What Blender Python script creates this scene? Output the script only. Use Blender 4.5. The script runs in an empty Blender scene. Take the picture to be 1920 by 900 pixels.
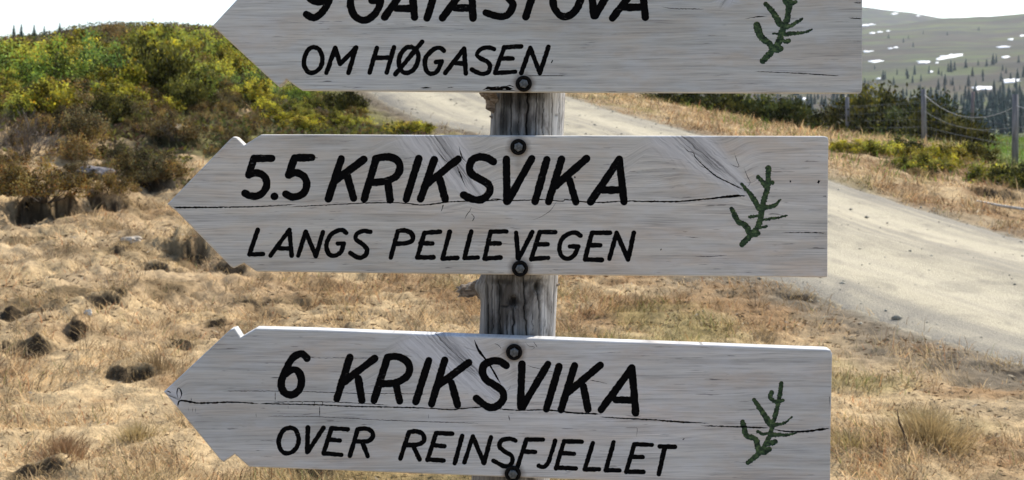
import bpy, bmesh, math, random
import numpy as np
from mathutils import Vector, Matrix
from mathutils.geometry import delaunay_2d_cdt

random.seed(7)
rng = np.random.default_rng(7)
SC = bpy.context.scene
COL = SC.collection
R = math.radians

# ------------------------------------------------------------------ camera, sky, sun, exposure
F = 2500.0          # focal length in pixels of the 1920 wide photograph
CX, EYE = 960.0, 210.0
ZC = 1.55           # eye height
D = 1.8             # distance of the sign fronts
cam = bpy.data.cameras.new('camera')
cam_o = bpy.data.objects.new('camera', cam)
COL.objects.link(cam_o)
cam_o.location = (0, 0, ZC)
cam_o.rotation_euler = (R(90), 0, 0)
cam.sensor_width = 36
cam.lens = 36 * F / 1920
cam.shift_y = -(450 - EYE) / 1920
cam.clip_start = 0.05
cam.clip_end = 20000
cam.dof.use_dof = True
cam.dof.focus_distance = 1.81
cam.dof.aperture_fstop = 18.0
SC.camera = cam_o

SUN_EL, SUN_AZ = 45.0, 36.0      # azimuth measured from +Y (view direction) towards +X
world = bpy.data.worlds.new('World')
SC.world = world
world.use_nodes = True
wn = world.node_tree
bg = wn.nodes['Background']
sky = wn.nodes.new('ShaderNodeTexSky')
sky.sky_type = 'NISHITA'
sky.sun_disc = False
sky.sun_elevation = R(SUN_EL)
sky.sun_rotation = R(SUN_AZ)
sky.altitude = 900
sky.dust_density = 1.6
wn.links.new(sky.outputs[0], bg.inputs[0])
bg.inputs[1].default_value = 0.15
sun = bpy.data.lights.new('sun', 'SUN')
sun_o = bpy.data.objects.new('sun', sun)
COL.objects.link(sun_o)
sun.energy = 4.8
sun.angle = R(0.5)
sun.color = (1.0, 0.95, 0.87)
sd = Vector((math.sin(R(SUN_AZ)) * math.cos(R(SUN_EL)), math.cos(R(SUN_AZ)) * math.cos(R(SUN_EL)), math.sin(R(SUN_EL))))
sun_o.rotation_euler = sd.to_track_quat('Z', 'Y').to_euler()
sun_o.location = sd * 50
SC.view_settings.view_transform = 'Standard'
SC.view_settings.look = 'None'
SC.view_settings.exposure = 0.62
SC.view_settings.gamma = 1

# ------------------------------------------------------------------ helpers
def tag(o, label=None, cat=None, group=None, kind=None):
    if label: o['label'] = label
    if cat: o['category'] = cat
    if group: o['group'] = group
    if kind: o['kind'] = kind
    return o

def empty(name, loc, label, cat, group=None, rz=0.0):
    o = bpy.data.objects.new(name, None)
    COL.objects.link(o)
    o.empty_display_size = 0.1
    o.location = loc
    o.rotation_euler = (0, 0, rz)
    return tag(o, label, cat, group)

def link_mesh(name, me, mat=None, parent=None, loc=None):
    if mat is not None:
        me.materials.append(mat)
    o = bpy.data.objects.new(name, me)
    COL.objects.link(o)
    if parent is not None:
        o.parent = parent
    if loc is not None:
        o.location = loc
    return o

def np_mesh(name, verts, faces, col=None, smooth=False, uv=None):
    """verts (n,3); faces: (m,3) or (m,4) array"""
    me = bpy.data.meshes.new(name)
    verts = np.asarray(verts, np.float32)
    faces = np.asarray(faces, np.int32)
    k = faces.shape[1]
    me.vertices.add(len(verts))
    me.vertices.foreach_set('co', verts.ravel())
    me.loops.add(faces.size)
    me.loops.foreach_set('vertex_index', faces.ravel())
    me.polygons.add(len(faces))
    me.polygons.foreach_set('loop_start', np.arange(0, faces.size, k, dtype=np.int32))
    me.polygons.foreach_set('loop_total', np.full(len(faces), k, np.int32))
    if smooth:
        me.polygons.foreach_set('use_smooth', np.ones(len(faces), bool))
    if col is not None:
        c = np.ones((len(verts), 4), np.float32)
        c[:, :3] = col
        a = me.color_attributes.new('Col', 'FLOAT_COLOR', 'POINT')
        a.data.foreach_set('color', c.ravel())
    if uv is not None:
        l = me.uv_layers.new(name='UVMap')
        l.data.foreach_set('uv', np.asarray(uv, np.float32)[faces.ravel()].ravel())
    me.update(calc_edges=True)
    return me

def copy_tree(o, parent=None):
    c = o.copy()
    COL.objects.link(c)
    if parent is not None:
        c.parent = parent
    for ch in list(o.children):
        copy_tree(ch, c)
    return c

def smooth01(a, b, x):
    t = np.clip((x - a) / (b - a), 0, 1)
    return t * t * (3 - 2 * t)

def _hash(ix, iy, seed):
    h = (ix.astype(np.int64) * 374761393 + iy.astype(np.int64) * 668265263 + seed * 974634777) & 0xffffffff
    h = ((h ^ (h >> 13)) * 1274126177) & 0xffffffff
    h = (h ^ (h >> 16)) & 0xffffffff
    return h.astype(np.float64) / 4294967295.0

def vnoise(x, y, seed=0):
    x = np.asarray(x, float); y = np.asarray(y, float)
    ix = np.floor(x); iy = np.floor(y)
    fx = x - ix; fy = y - iy
    fx = fx * fx * fx * (fx * (fx * 6 - 15) + 10); fy = fy * fy * fy * (fy * (fy * 6 - 15) + 10)
    a = _hash(ix, iy, seed); b = _hash(ix + 1, iy, seed)
    c = _hash(ix, iy + 1, seed); d = _hash(ix + 1, iy + 1, seed)
    return (a * (1 - fx) + b * fx) * (1 - fy) + (c * (1 - fx) + d * fx) * fy

def fbm(x, y, seed=0, oct=4, gain=0.5):
    s = 0; amp = 1; tot = 0
    x = np.asarray(x, float); y = np.asarray(y, float)
    for i in range(oct):
        # rotate every octave so that the lattice does not show
        s = s + amp * vnoise(x, y, seed + i * 17); tot += amp; amp *= gain
        x, y = (x * 0.8 - y * 0.6) * 2.03 + 11.3, (x * 0.6 + y * 0.8) * 2.03 + 4.7
    return s / tot

# ---- node helper
class NT:
    def __init__(self, name, rough=0.9, spec=0.2):
        self.m = bpy.data.materials.new(name)
        self.m.use_nodes = True
        self.t = self.m.node_tree
        self.b = self.t.nodes['Principled BSDF']
        self.b.inputs['Roughness'].default_value = rough
        self.b.inputs['Specular IOR Level'].default_value = spec
        self.out = self.t.nodes['Material Output']
    def n(self, typ, ins=None, **props):
        nd = self.t.nodes.new(typ)
        for k, v in props.items():
            setattr(nd, k, v)
        for k, v in (ins or {}).items():
            self.put(nd.inputs[k], v)
        return nd
    def put(self, sock, v):
        if isinstance(v, bpy.types.NodeSocket):
            self.t.links.new(v, sock)
        else:
            sock.default_value = v
    def math(self, op, a, b=0.0, clamp=False):
        nd = self.n('ShaderNodeMath', {0: a, 1: b}, operation=op)
        nd.use_clamp = clamp
        return nd.outputs[0]
    def coord(self, kind='Object'):
        return self.n('ShaderNodeTexCoord').outputs[kind]
    def scale(self, v, s, loc=(0, 0, 0), rot=(0, 0, 0)):
        return self.n('ShaderNodeMapping', {'Vector': v, 'Scale': s, 'Location': loc, 'Rotation': rot}).outputs[0]
    def noise(self, v, scale=1.0, detail=4.0, rough=0.55, dist=0.0):
        return self.n('ShaderNodeTexNoise', {'Vector': v, 'Scale': scale, 'Detail': detail, 'Roughness': rough, 'Distortion': dist}).outputs['Fac']
    def ramp(self, f, stops, interp='LINEAR'):
        nd = self.n('ShaderNodeValToRGB', {0: f})
        cr = nd.color_ramp
        cr.interpolation = interp
        while len(cr.elements) < len(stops):
            cr.elements.new(0.5)
        for e, (p, c) in zip(cr.elements, stops):
            e.position = p
            e.color = (c, c, c, 1) if isinstance(c, (int, float)) else (*c, 1)
        return nd.outputs[0]
    def mix(self, f, a, b, blend='MIX'):
        nd = self.n('ShaderNodeMix', data_type='RGBA', blend_type=blend)
        nd.clamp_factor = True
        self.put(nd.inputs[0], f)
        for i, v in ((6, a), (7, b)):
            self.put(nd.inputs[i], (*v, 1) if isinstance(v, tuple) and len(v) == 3 else v)
        return nd.outputs[2]
    def attr(self, name='Col'):
        return self.n('ShaderNodeAttribute', attribute_name=name).outputs['Color']
    def bump(self, h, strength=0.3, dist=0.01):
        nd = self.n('ShaderNodeBump', {'Height': h, 'Strength': strength, 'Distance': dist})
        self.put(self.b.inputs['Normal'], nd.outputs[0])
        return nd
    def color(self, c):
        self.put(self.b.inputs['Base Color'], (*c, 1) if isinstance(c, tuple) and len(c) == 3 else c)
        return self.m

# ------------------------------------------------------------------ terrain
def P(px, py, Y):
    return ((px - CX) / F * Y, Y, ZC - (py - EYE) / F * Y)

CTRL = [P(*t) for t in [
    (0, 900, 5.6), (480, 900, 5.6), (960, 900, 5.6), (1440, 900, 5.6), (1920, 900, 5.6),
    (0, 700, 8), (480, 700, 7.9), (960, 700, 7.9), (1500, 700, 7.85), (1920, 770, 6.9),
    (0, 600, 9.7), (480, 590, 10.0), (720, 560, 10.9), (1100, 600, 9.9), (1500, 600, 9.8), (1700, 640, 8.95),
    (0, 500, 11.6), (260, 480, 12.2), (620, 520, 12.0), (1200, 530, 11.6),
    (80, 400, 14), (300, 400, 14.4), (-300, 420, 13), (600, 400, 15), (860, 380, 16),
    (270, 300, 16.6), (100, 250, 17.4), (-300, 240, 17.5), (420, 265, 18), (620, 240, 20), (790, 232, 21),
    (100, 200, 19.5), (500, 190, 22), (640, 190, 23.5), (100, 130, 24.5), (-300, 130, 25), (420, 125, 28), (480, 140, 29),
    (30, 98, 33), (130, 72, 36), (210, 50, 39), (350, 52, 41), (420, 60, 41), (-300, 105, 35), (20, 78, 40),
    (1920, 680, 8.2), (1480, 525, 11), (905, 250, 19), (710, 178, 24),
    (1920, 450, 14.5), (1560, 340, 18), (1320, 255, 20.5), (1060, 180, 25.5),
    (1230, 192, 27), (1500, 258, 23.5), (1600, 278, 22.5), (1720, 300, 22), (1850, 335, 20), (1920, 352, 19),
    (1590, 262, 36), (1733, 272, 29), (1903, 312, 23.5), (1885, 262, 36), (1960, 268, 34), (1300, 222, 31),
]] + [(1.0, 15, .6), (-2.2, 30, 2.35), (-2.5, 34, 2.75), (-1.2, 38.5, 3.0), (2, 41.5, 2.6), (7, 44, 1.6),
      (-25, 30, 3.2), (-26, 15, 1.3), (-22, 5, .3), (-10, 0, 0), (10, 0, 0), (0, -10, 0), (15, 10, .05), (14, 20, .3), (20, 30, -.3),
      (-12, 55, 3.0), (-25, 50, 3.0), (7, 48, -0.4), (14, 46, -0.8), (17, 55, -2), (0, 0, 0), (0, 55, 1.5), (4.5, 36, 1.0), (30, 0, 0), (-30, -10, 0), (30, -20, 0), (-30, -30, 0), (30, 40, -3)]
CTRL = np.array(CTRL)
def _tps(r2):
    return np.where(r2 > 1e-9, 0.5 * r2 * np.log(np.maximum(r2, 1e-9)), 0)
_n = len(CTRL)
_A = _tps(((CTRL[:, None, :2] - CTRL[None, :, :2]) ** 2).sum(-1)) + np.eye(_n) * 0.6
_Pm = np.c_[np.ones(_n), CTRL[:, :2]]
_M = np.block([[_A, _Pm], [_Pm.T, np.zeros((3, 3))]])
_W = np.linalg.solve(_M, np.r_[CTRL[:, 2], 0, 0, 0])

def base_h(x, y):
    x = np.asarray(x, float); y = np.asarray(y, float)
    shp = np.broadcast(x, y).shape
    x = np.broadcast_to(x, shp).ravel(); y = np.broadcast_to(y, shp).ravel()
    out = np.empty(x.size)
    for s in range(0, x.size, 60000):
        xx = x[s:s + 60000]; yy = y[s:s + 60000]
        k = _tps((xx[:, None] - CTRL[:, 0]) ** 2 + (yy[:, None] - CTRL[:, 1]) ** 2)
        out[s:s + 60000] = k @ _W[:_n] + _W[_n] + _W[_n + 1] * xx + _W[_n + 2] * yy
    r = np.hypot(x, y)
    w = smooth01(50, 105, r)
    out = np.clip(out, -6, 6) * (1 - w) - 8.5 * w
    return out.reshape(shp)

# road: matched left / right edge points
RL = np.array([(6.2, -4), (5.2, 1.5), (4.1, 5.2), (3.15, 8.2), (2.29, 11), (1.0, 15), (-.42, 19), (-2.4, 24), (-3.9, 29), (-4.4, 34), (-3, 39.5), (0, 43), (5, 46), (10, 47)], float)
RR = np.array([(10, -4), (9, 2), (8.2, 6), (7.0, 10), (5.57, 14.5), (4.32, 18), (2.95, 20.5), (1.02, 25.5), (-.4, 30), (-.9, 34), (0, 37), (2, 39.5), (6, 42), (10, 43)], float)
def catmull(pts, per=12):
    pts = np.asarray(pts, float)
    p = np.vstack([2 * pts[0] - pts[1], pts, 2 * pts[-1] - pts[-2]])
    out = []
    for i in range(1, len(p) - 2):
        t = np.linspace(0, 1, per, endpoint=False)[:, None]
        a, b, c, d = p[i - 1], p[i], p[i + 1], p[i + 2]
        out.append(0.5 * ((2 * b) + (c - a) * t + (2 * a - 5 * b + 4 * c - d) * t ** 2 + (3 * b - a - 3 * c + d) * t ** 3))
    out.append(pts[-1:])
    return np.vstack(out)
RLs, RRs = catmull(RL, 18), catmull(RR, 18)
RC = (RLs + RRs) / 2
_seg = np.gradient(RC, axis=0)
_seg /= np.linalg.norm(_seg, axis=1)[:, None]
RN = np.c_[_seg[:, 1], -_seg[:, 0]]                     # points to the right hand side
RHW = np.abs(((RRs - RLs) * RN).sum(1)) / 2
def road_sd(x, y):
    """distance beyond the edge (negative on the road), and side (+ right)"""
    x = np.asarray(x, float).ravel(); y = np.asarray(y, float).ravel()
    d = np.full(x.size, 99.0); side = np.zeros(x.size)
    near = np.where((x > -14) & (x < 22) & (y > -12) & (y < 58))[0]
    for s in range(0, near.size, 40000):
        ii = near[s:s + 40000]
        d2 = (x[ii][:, None] - RC[:, 0]) ** 2 + (y[ii][:, None] - RC[:, 1]) ** 2
        j = d2.argmin(1)
        off = (x[ii] - RC[j, 0]) * RN[j, 0] + (y[ii] - RC[j, 1]) * RN[j, 1]
        lon = np.sqrt(np.maximum(d2[np.arange(len(ii)), j] - off ** 2, 0))
        d[ii] = np.hypot(np.abs(off), lon * (lon > .5)) - RHW[j]
        side[ii] = np.sign(off)
    return d, side

def hit(px, py, hfun=base_h, y0=4.0, y1=70.0, step=0.04):
    Y = np.arange(y0, y1, step)
    X = (px - CX) / F * Y
    Z = ZC - (py - EYE) / F * Y
    below = np.where(Z < hfun(X, Y))[0]
    if len(below) == 0:
        return None
    i = below[0]
    return float(X[i]), float(Y[i])

# eroded hollows: (px, py, width px, height px): a bank whose bare face looks at the camera
PITS = [(355, 470, 85, 34), (145, 635, 30, 30), (190, 588, 42, 22), (222, 578, 26, 12), (85, 388, 120, 34), (205, 380, 50, 24), (285, 345, 70, 20),
        (45, 665, 100, 22), (60, 890, 70, 18), (405, 603, 30, 14), (305, 502, 60, 10), (250, 702, 60, 26), (20, 590, 60, 18), (340, 650, 40, 14),
        (230, 472, 16, 8), (430, 505, 40, 12), (1500, 565, 40, 8), (20, 340, 60, 30), (330, 275, 60, 24), (130, 235, 70, 30),
        (1870, 362, 60, 22), (590, 890, 60, 10), (1900, 690, 50, 8), (1440, 645, 26, 6), (470, 560, 60, 6)]
PITW = []
for (px, py, w, h) in PITS:
    q = hit(px, py)
    if q:
        PITW.append((q[0], q[1], w * q[1] / F / 2 * (1.45 if w < 80 else 1.1), h * q[1] / F * (1.0 if w < 80 else 1.4)))

def pits(x, y):
    z = np.zeros(np.shape(x)); face = np.zeros(np.shape(x))
    for (X0, Y0, hw, a) in PITW:
        m = (np.abs(x - X0) < hw * 2.6) & (y > Y0 - .8) & (y < Y0 + 2.5)
        if not m.any():
            continue
        xx = x[m]; yy = y[m]
        wob = (fbm(xx * 6, yy * 2, 31, 3) - .5) * .42
        u = yy - Y0 - wob - ((xx - X0) / hw) ** 2 * .06
        lat = np.exp(-((xx - X0) / hw) ** 4 * .9) * np.clip(.25 + 1.5 * fbm(xx * 6, yy * 3, 33, 3), 0, 1.25)
        up = smooth01(-0.05, 0.03, u)
        z[m] += a * lat * (.55 * up * np.exp(-np.maximum(u, 0) / 1.3) - .75 * np.exp(np.minimum(u + .03, 0) / .38) * (1 - up))
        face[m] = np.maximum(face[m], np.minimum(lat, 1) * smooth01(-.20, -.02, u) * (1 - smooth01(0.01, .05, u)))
    return z, face

def terrain(x, y, full=False):
    x = np.asarray(x, float); y = np.asarray(y, float)
    shp = np.broadcast(x, y).shape
    x = np.broadcast_to(x, shp).ravel(); y = np.broadcast_to(y, shp).ravel()
    b = base_h(x, y)
    sd, side = road_sd(x, y)
    off = smooth01(-0.15, 0.6, sd)
    rough = np.clip(smooth01(2, -3, x) * smooth01(7, 11, y) * 0.75 + .25, 0, 1)
    fade = smooth01(60, 42, np.hypot(x, y))
    n = (fbm(x * .35, y * .35, 3, 3) - .5) * .16 + (fbm(x * 1.3, y * 1.3, 5, 3) - .5) * (.05 + .15 * rough) + (fbm(x * 5, y * 5, 9, 3) - .5) * (.04 + .10 * rough) + (fbm(x * 13, y * 13, 10, 2) - .5) * (.025 + .025 * rough)
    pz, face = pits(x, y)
    z = b + off * (n * fade + pz) - .045 * smooth01(.15, -.25, sd) + (fbm(x * 6, y * 6, 77, 3) - .5) * .05 * smooth01(.7, .1, sd) * smooth01(-.9, -.1, sd)
    z = z.reshape(shp)
    if full:
        return z, sd.reshape(shp), side.reshape(shp), face.reshape(shp), b.reshape(shp)
    return z

def hz(x, y):
    return float(terrain(np.array([x]), np.array([y]))[0])

def ground_cols(x, y, sd, side, face):
    """the colour of the ground itself"""
    n1 = fbm(x * .5, y * .5, 21, 4); n2 = fbm(x * 2.2, y * 2.2, 22, 4); n3 = fbm(x * 9, y * 9, 23, 3)
    straw = np.array([.45, .325, .175]); ochre = np.array([.275, .172, .082]); pale = np.array([.46, .335, .190]); green = np.array([.22, .19, .065])
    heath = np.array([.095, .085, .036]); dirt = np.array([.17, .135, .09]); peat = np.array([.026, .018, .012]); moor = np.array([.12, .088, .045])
    c = np.repeat(straw[None], x.size, 0)
    def mixin(c, col, w):
        return c * (1 - w[:, None]) + col * w[:, None]
    c = mixin(c, ochre, smooth01(.44, .62, n1 * .5 + n2 * .5))
    left = smooth01(0, -3, x) * smooth01(8, 10.5, y)
    c = mixin(c, pale, left * smooth01(.38, .62, n2) * .85)
    c = mixin(c, np.array([.17, .115, .055]), left * smooth01(.55, .70, fbm(x * 1.7, y * 1.7, 27, 4)) * .8)
    c = mixin(c, green, smooth01(.58, .78, fbm(x * .9, y * .9, 25, 3)) * .55 * smooth01(-2.5, .5, x))
    c = mixin(c, heath, smooth01(15.5, 18.5, y + (n1 - .5) * 6) * smooth01(-.6, -2.5, x + (n2 - .5)) * smooth01(.25, .5, n2 + .12))
    crest = smooth01(30, 35, y) * smooth01(-2, -5, x)
    c = mixin(c, moor, crest * .9)
    gr = smooth01(0, 1.2, x - y * .335) * smooth01(21, 24, y) + .5 * smooth01(1.0, 3.0, x - 6.0) * smooth01(22, 25, y) * smooth01(.35, .6, n1)
    gr = np.clip(gr, 0, 1)
    c = mixin(c, np.array([.12, .19, .035]), gr * .9)
    vd = smooth01(1.1, .25, sd + (n2 - .5) * 1.1)
    c = mixin(c, dirt, np.where(side < 0, vd, vd * .55))
    c = mixin(c, np.array([.30, .27, .20]), smooth01(.2, -.1, sd))
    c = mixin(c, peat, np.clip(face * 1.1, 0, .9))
    lv = (side < 0) * smooth01(5, 2.5, sd) * smooth01(15, 18, y)
    c = mixin(c, np.array([.215, .20, .065]), lv * .75 * smooth01(.3, .5, n2) * smooth01(.2, .7, sd))
    far = smooth01(50, 80, np.hypot(x, y))
    c = mixin(c, np.array([.11, .12, .05]), far)
    return c * (.62 + .72 * n3)[:, None]

# ------------------------------------------------------------------ ground mesh (polar about the camera's foot, fine where it is seen)
th = np.r_[np.linspace(-180, -34, 40, endpoint=False), np.linspace(-34, 34, 640), np.linspace(34, 180, 40)[1:]]
rr = np.r_[0.3, np.geomspace(1.0, 4.2, 14, endpoint=False), np.geomspace(4.2, 46, 620, endpoint=False), np.geomspace(46, 170, 40)]
TH, RRg = np.meshgrid(np.radians(th), rr)
gx = (RRg * np.sin(TH)).ravel(); gy = (RRg * np.cos(TH)).ravel()
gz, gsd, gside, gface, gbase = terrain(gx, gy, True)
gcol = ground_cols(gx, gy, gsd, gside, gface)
nr, nt = RRg.shape
idx = np.arange(nr * nt).reshape(nr, nt)
q = np.stack([idx[:-1, :-1], idx[:-1, 1:], idx[1:, 1:], idx[1:, :-1]], -1).reshape(-1, 4)[:, ::-1]
gv = np.c_[gx, gy, gz]
# close the little hole under the camera
gv = np.vstack([gv, [0, 0, 0]])
gcol = np.vstack([gcol, gcol[:1]])
M = NT('dry_ground', .95, .1)
co = M.coord()
f1 = M.noise(co, 22, 5, .65); f2 = M.noise(co, 90, 3, .6)
M.color(M.mix(1.0, M.attr(), M.ramp(M.math('ADD', M.math('MULTIPLY', f1, .6), M.math('MULTIPLY', f2, .4)), [(.3, .55), (.7, 1.4)]), 'MULTIPLY'))
M.bump(M.math('ADD', f1, f2), .6, .03)
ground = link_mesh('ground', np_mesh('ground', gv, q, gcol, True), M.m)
tag(ground, kind='structure')
cap = np_mesh('ground_cap', [(0.31 * math.sin(a), .31 * math.cos(a), float(gz[0]) - .004) for a in np.linspace(0, 2 * math.pi, 12, endpoint=False)][::-1] , [[0, 1, 2, 3]])
bpy.data.meshes.remove(cap)

# ------------------------------------------------------------------ gravel road
U = np.linspace(-.06, 1.06, 41)
ns = len(RLs)
# denser along
t_old = np.arange(ns); t_new = np.linspace(0, ns - 1, 900)
Ld = np.c_[np.interp(t_new, t_old, RLs[:, 0]), np.interp(t_new, t_old, RLs[:, 1])]
Rd = np.c_[np.interp(t_new, t_old, RRs[:, 0]), np.interp(t_new, t_old, RRs[:, 1])]
rp = Ld[:, None, :] * (1 - U)[None, :, None] + Rd[:, None, :] * U[None, :, None]
rx, ry = rp[..., 0].ravel(), rp[..., 1].ravel()
arc = np.r_[0, np.cumsum(np.linalg.norm(np.diff((Ld + Rd) / 2, axis=0), axis=1))]
uu = np.tile(U, len(arc)); vv = np.repeat(arc, len(U))
ruts = -.025 * (np.exp(-((uu - .28) / .09) ** 2) + np.exp(-((uu - .74) / .09) ** 2)) + .02 * np.exp(-((uu - .5) / .12) ** 2)
rz_ = base_h(rx, ry) + ruts + (fbm(rx * 3, ry * 3, 41, 4) - .5) * .03 - .07 * smooth01(.03, -.06, np.minimum(uu, 1 - uu)) + .008
ridx = np.arange(len(rx)).reshape(len(arc), len(U))
rq = np.stack([ridx[:-1, :-1], ridx[:-1, 1:], ridx[1:, 1:], ridx[1:, :-1]], -1).reshape(-1, 4)
M = NT('road_gravel', .95, .15)
uvn = M.n('ShaderNodeUVMap', uv_map='UVMap').outputs[0]
sep = M.n('ShaderNodeSeparateXYZ', {0: uvn})
u_, v_ = sep.outputs[0], sep.outputs[1]
streak = M.noise(M.scale(uvn, (16, .22, 1)), 1, 4, .6, .3)
patch = M.noise(M.scale(uvn, (7, 1.3, 1)), 1, 5, .65, .4)
grain = M.noise(M.coord(), 70, 4, .7)
stone = M.n('ShaderNodeTexVoronoi', {'Vector': M.coord(), 'Scale': 55.0}).outputs['Distance']
tr1 = M.math('SUBTRACT', 1.0, M.math('MULTIPLY', M.math('ABSOLUTE', M.math('SUBTRACT', u_, .28)), 7.0), True)
tr2 = M.math('SUBTRACT', 1.0, M.math('MULTIPLY', M.math('ABSOLUTE', M.math('SUBTRACT', u_, .74)), 7.0), True)
edge = M.math('SUBTRACT', M.math('ABSOLUTE', M.math('SUBTRACT', u_, .5)), .36)
edge = M.math('MULTIPLY', edge, 7.0, True)
base = M.mix(M.ramp(streak, [(.40, 0.0), (.62, 1.0)]), (.40, .35, .245), (.275, .245, .185))
base = M.mix(M.math('MULTIPLY', M.math('ADD', tr1, tr2, True), .75), base, (.45, .395, .28))
base = M.mix(M.ramp(patch, [(.5, 0.0), (.68, .75)]), base, (.225, .20, .15))
base = M.mix(M.math('MULTIPLY', edge, M.ramp(patch, [(.3, .3), (.6, .85)])), base, (.205, .185, .15))
base = M.mix(1.0, base, M.ramp(grain, [(.3, .72), (.7, 1.28)]), 'MULTIPLY')
M.color(base)
M.bump(M.math('ADD', grain, M.math('MULTIPLY', stone, .8)), .5, .02)
road = link_mesh('road', np_mesh('road', np.c_[rx, ry, rz_], rq, None, True, np.c_[uu, vv]), M.m)
tag(road, kind='structure')
def road_pt(u, v):
    i = int(np.clip(np.searchsorted(arc, v), 0, len(arc) - 1)); j = int(np.clip(round((u + .06) / 1.12 * 40), 0, 40))
    k = ridx[i, j]
    return rx[k], ry[k], rz_[k]
# loose gravel
n = 900
pu = np.clip(np.where(rng.random(n) < .5, np.where(rng.random(n) < .5, rng.normal(.02, .06, n), rng.normal(.97, .06, n)), rng.normal(.5, .22, n)), -.05, 1.05)
pv = rng.uniform(8, 34, n)
ii = np.clip(np.searchsorted(arc, pv), 0, len(arc) - 1); jj = np.clip(np.round((pu + .06) / 1.12 * 40).astype(int), 0, 40)
kk = ridx[ii, jj]
cen = np.c_[rx[kk], ry[kk], rz_[kk]] + rng.normal(0, .04, (n, 3)) * [1, 1, 0]
cen[:, 2] = np.maximum(cen[:, 2], terrain(cen[:, 0], cen[:, 1]))
sz = rng.gamma(2.0, .0045, n) + .005
octa = np.array([(1, 0, 0), (0, 1, 0), (-1, 0, 0), (0, -1, 0), (0, 0, .7), (0, 0, -.5)], float)
of = np.array([(0, 1, 4), (1, 2, 4), (2, 3, 4), (3, 0, 4), (1, 0, 5), (2, 1, 5), (3, 2, 5), (0, 3, 5)])
pvv = (octa[None] * (sz[:, None, None] * rng.uniform(.6, 1.3, (n, 6, 1))) + cen[:, None]).reshape(-1, 3)
pff = (of[None] + (np.arange(n) * 6)[:, None, None]).reshape(-1, 3)
pc = np.repeat(np.array([.33, .30, .23])[None] * rng.uniform(.75, 1.3, (n, 1)), 6, 0)
M = NT('pebble', .9, .2); M.color(M.attr())
tag(link_mesh('gravel', np_mesh('gravel', pvv, pff, pc), M.m), 'loose gravel along the dirt road', None, None, 'stuff')

# ------------------------------------------------------------------ far mountain and valley
def far_y(px):
    return np.interp(px, [-6000, -2000, 0, 300, 385, 800, 1300, 1617, 1700, 1770, 1850, 2500, 6000], [120, 100, 78, 58, 47, 20, 4, 12, 22, 34, 50, 80, 120])
def near_y(px):
    return np.interp(px, [-6000, 0, 1000, 1300, 1617, 1690, 1770, 1850, 1920, 2500, 6000], [150, 150, 110, 75, 47, 42, 34, 33, 27, 8, 60])
T_R = [60, 100, 250, 400, 700, 1000, 1500, 2000]
T_T = [-.25, -.15, 0, .15, .42, .60, .83, 1.0]
def mountain_h(x, y):
    x = np.asarray(x, float); y = np.asarray(y, float)
    dep = np.maximum(y, 1e-3); r = np.hypot(x, y)
    ang = np.arctan2(x, y)
    px = CX + F * np.tan(np.clip(ang, -1.1, 1.1))
    cosa = np.cos(np.clip(ang, -1.1, 1.1))
    ny = near_y(px); fy = far_y(px)
    t = np.interp(r, T_R, T_T)
    yy = 264 + t * (ny - 264)
    z1 = ZC - (yy - EYE) / F * r * cosa
    zr = ZC - (ny - EYE) / F * 2000 * cosa
    zf = ZC - (fy - EYE) / F * 3000 * cosa
    tt = np.clip((r - 2000) / 1000, 0, 1)
    z2 = zr + (zf - zr) * tt * tt - 45 * np.sin(tt * math.pi) * (1 - .4 * tt)
    z3 = zf - np.clip(r - 3000, 0, 1000) * .15
    z = np.where(r < 2000, z1, np.where(r < 3000, z2, z3))
    amp = np.interp(r, [100, 400, 900, 2000, 3000], [.3, 1.5, 7, 7, 9])
    z = z + (fbm(x / 170, y / 170, 51, 4) - .5) * amp * 1.6
    return np.maximum(z, -9.5)
thm = np.radians(np.r_[np.linspace(-180, -26, 60, endpoint=False), np.linspace(-26, 26, 420), np.linspace(26, 180, 60)[1:]])
rm = np.r_[np.geomspace(95, 3000, 260, endpoint=False), np.linspace(3000, 3500, 14)]
TM, RM = np.meshgrid(thm, rm)
mx, my = (RM * np.sin(TM)).ravel(), (RM * np.cos(TM)).ravel()
mz = mountain_h(mx, my)
midx = np.arange(mx.size).reshape(RM.shape)
mq = np.stack([midx[:-1, :-1], midx[:-1, 1:], midx[1:, 1:], midx[1:, :-1]], -1).reshape(-1, 4)[:, ::-1]
M = NT('moorland', .95, .05)
co = M.coord()
a1 = M.noise(M.scale(co, (.0022, .0022, .012)), 1, 7, .62, .6)
a2 = M.noise(M.scale(co, (.016, .016, .07)), 1, 6, .68)
c = M.ramp(a1, [(.36, (.055, .052, .040)), (.45, (.090, .108, .040)), (.51, (.072, .055, .040)), (.58, (.108, .120, .044)), (.68, (.058, .046, .040))])
c = M.mix(M.ramp(a2, [(.44, 0.0), (.60, .85)]), c, (.052, .048, .038))
M.color(c)
tag(link_mesh('mountain', np_mesh('mountain', np.c_[mx, my, mz], mq, None, True), M.m), kind='structure')

def mhit(px, py):
    rs = np.geomspace(110, 3300, 2600)
    X = (px - CX) / F * rs; Z = ZC - (py - EYE) / F * rs
    b = np.where(Z < mountain_h(X, rs))[0]
    return None if len(b) == 0 else float(rs[b[0]])

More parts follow.
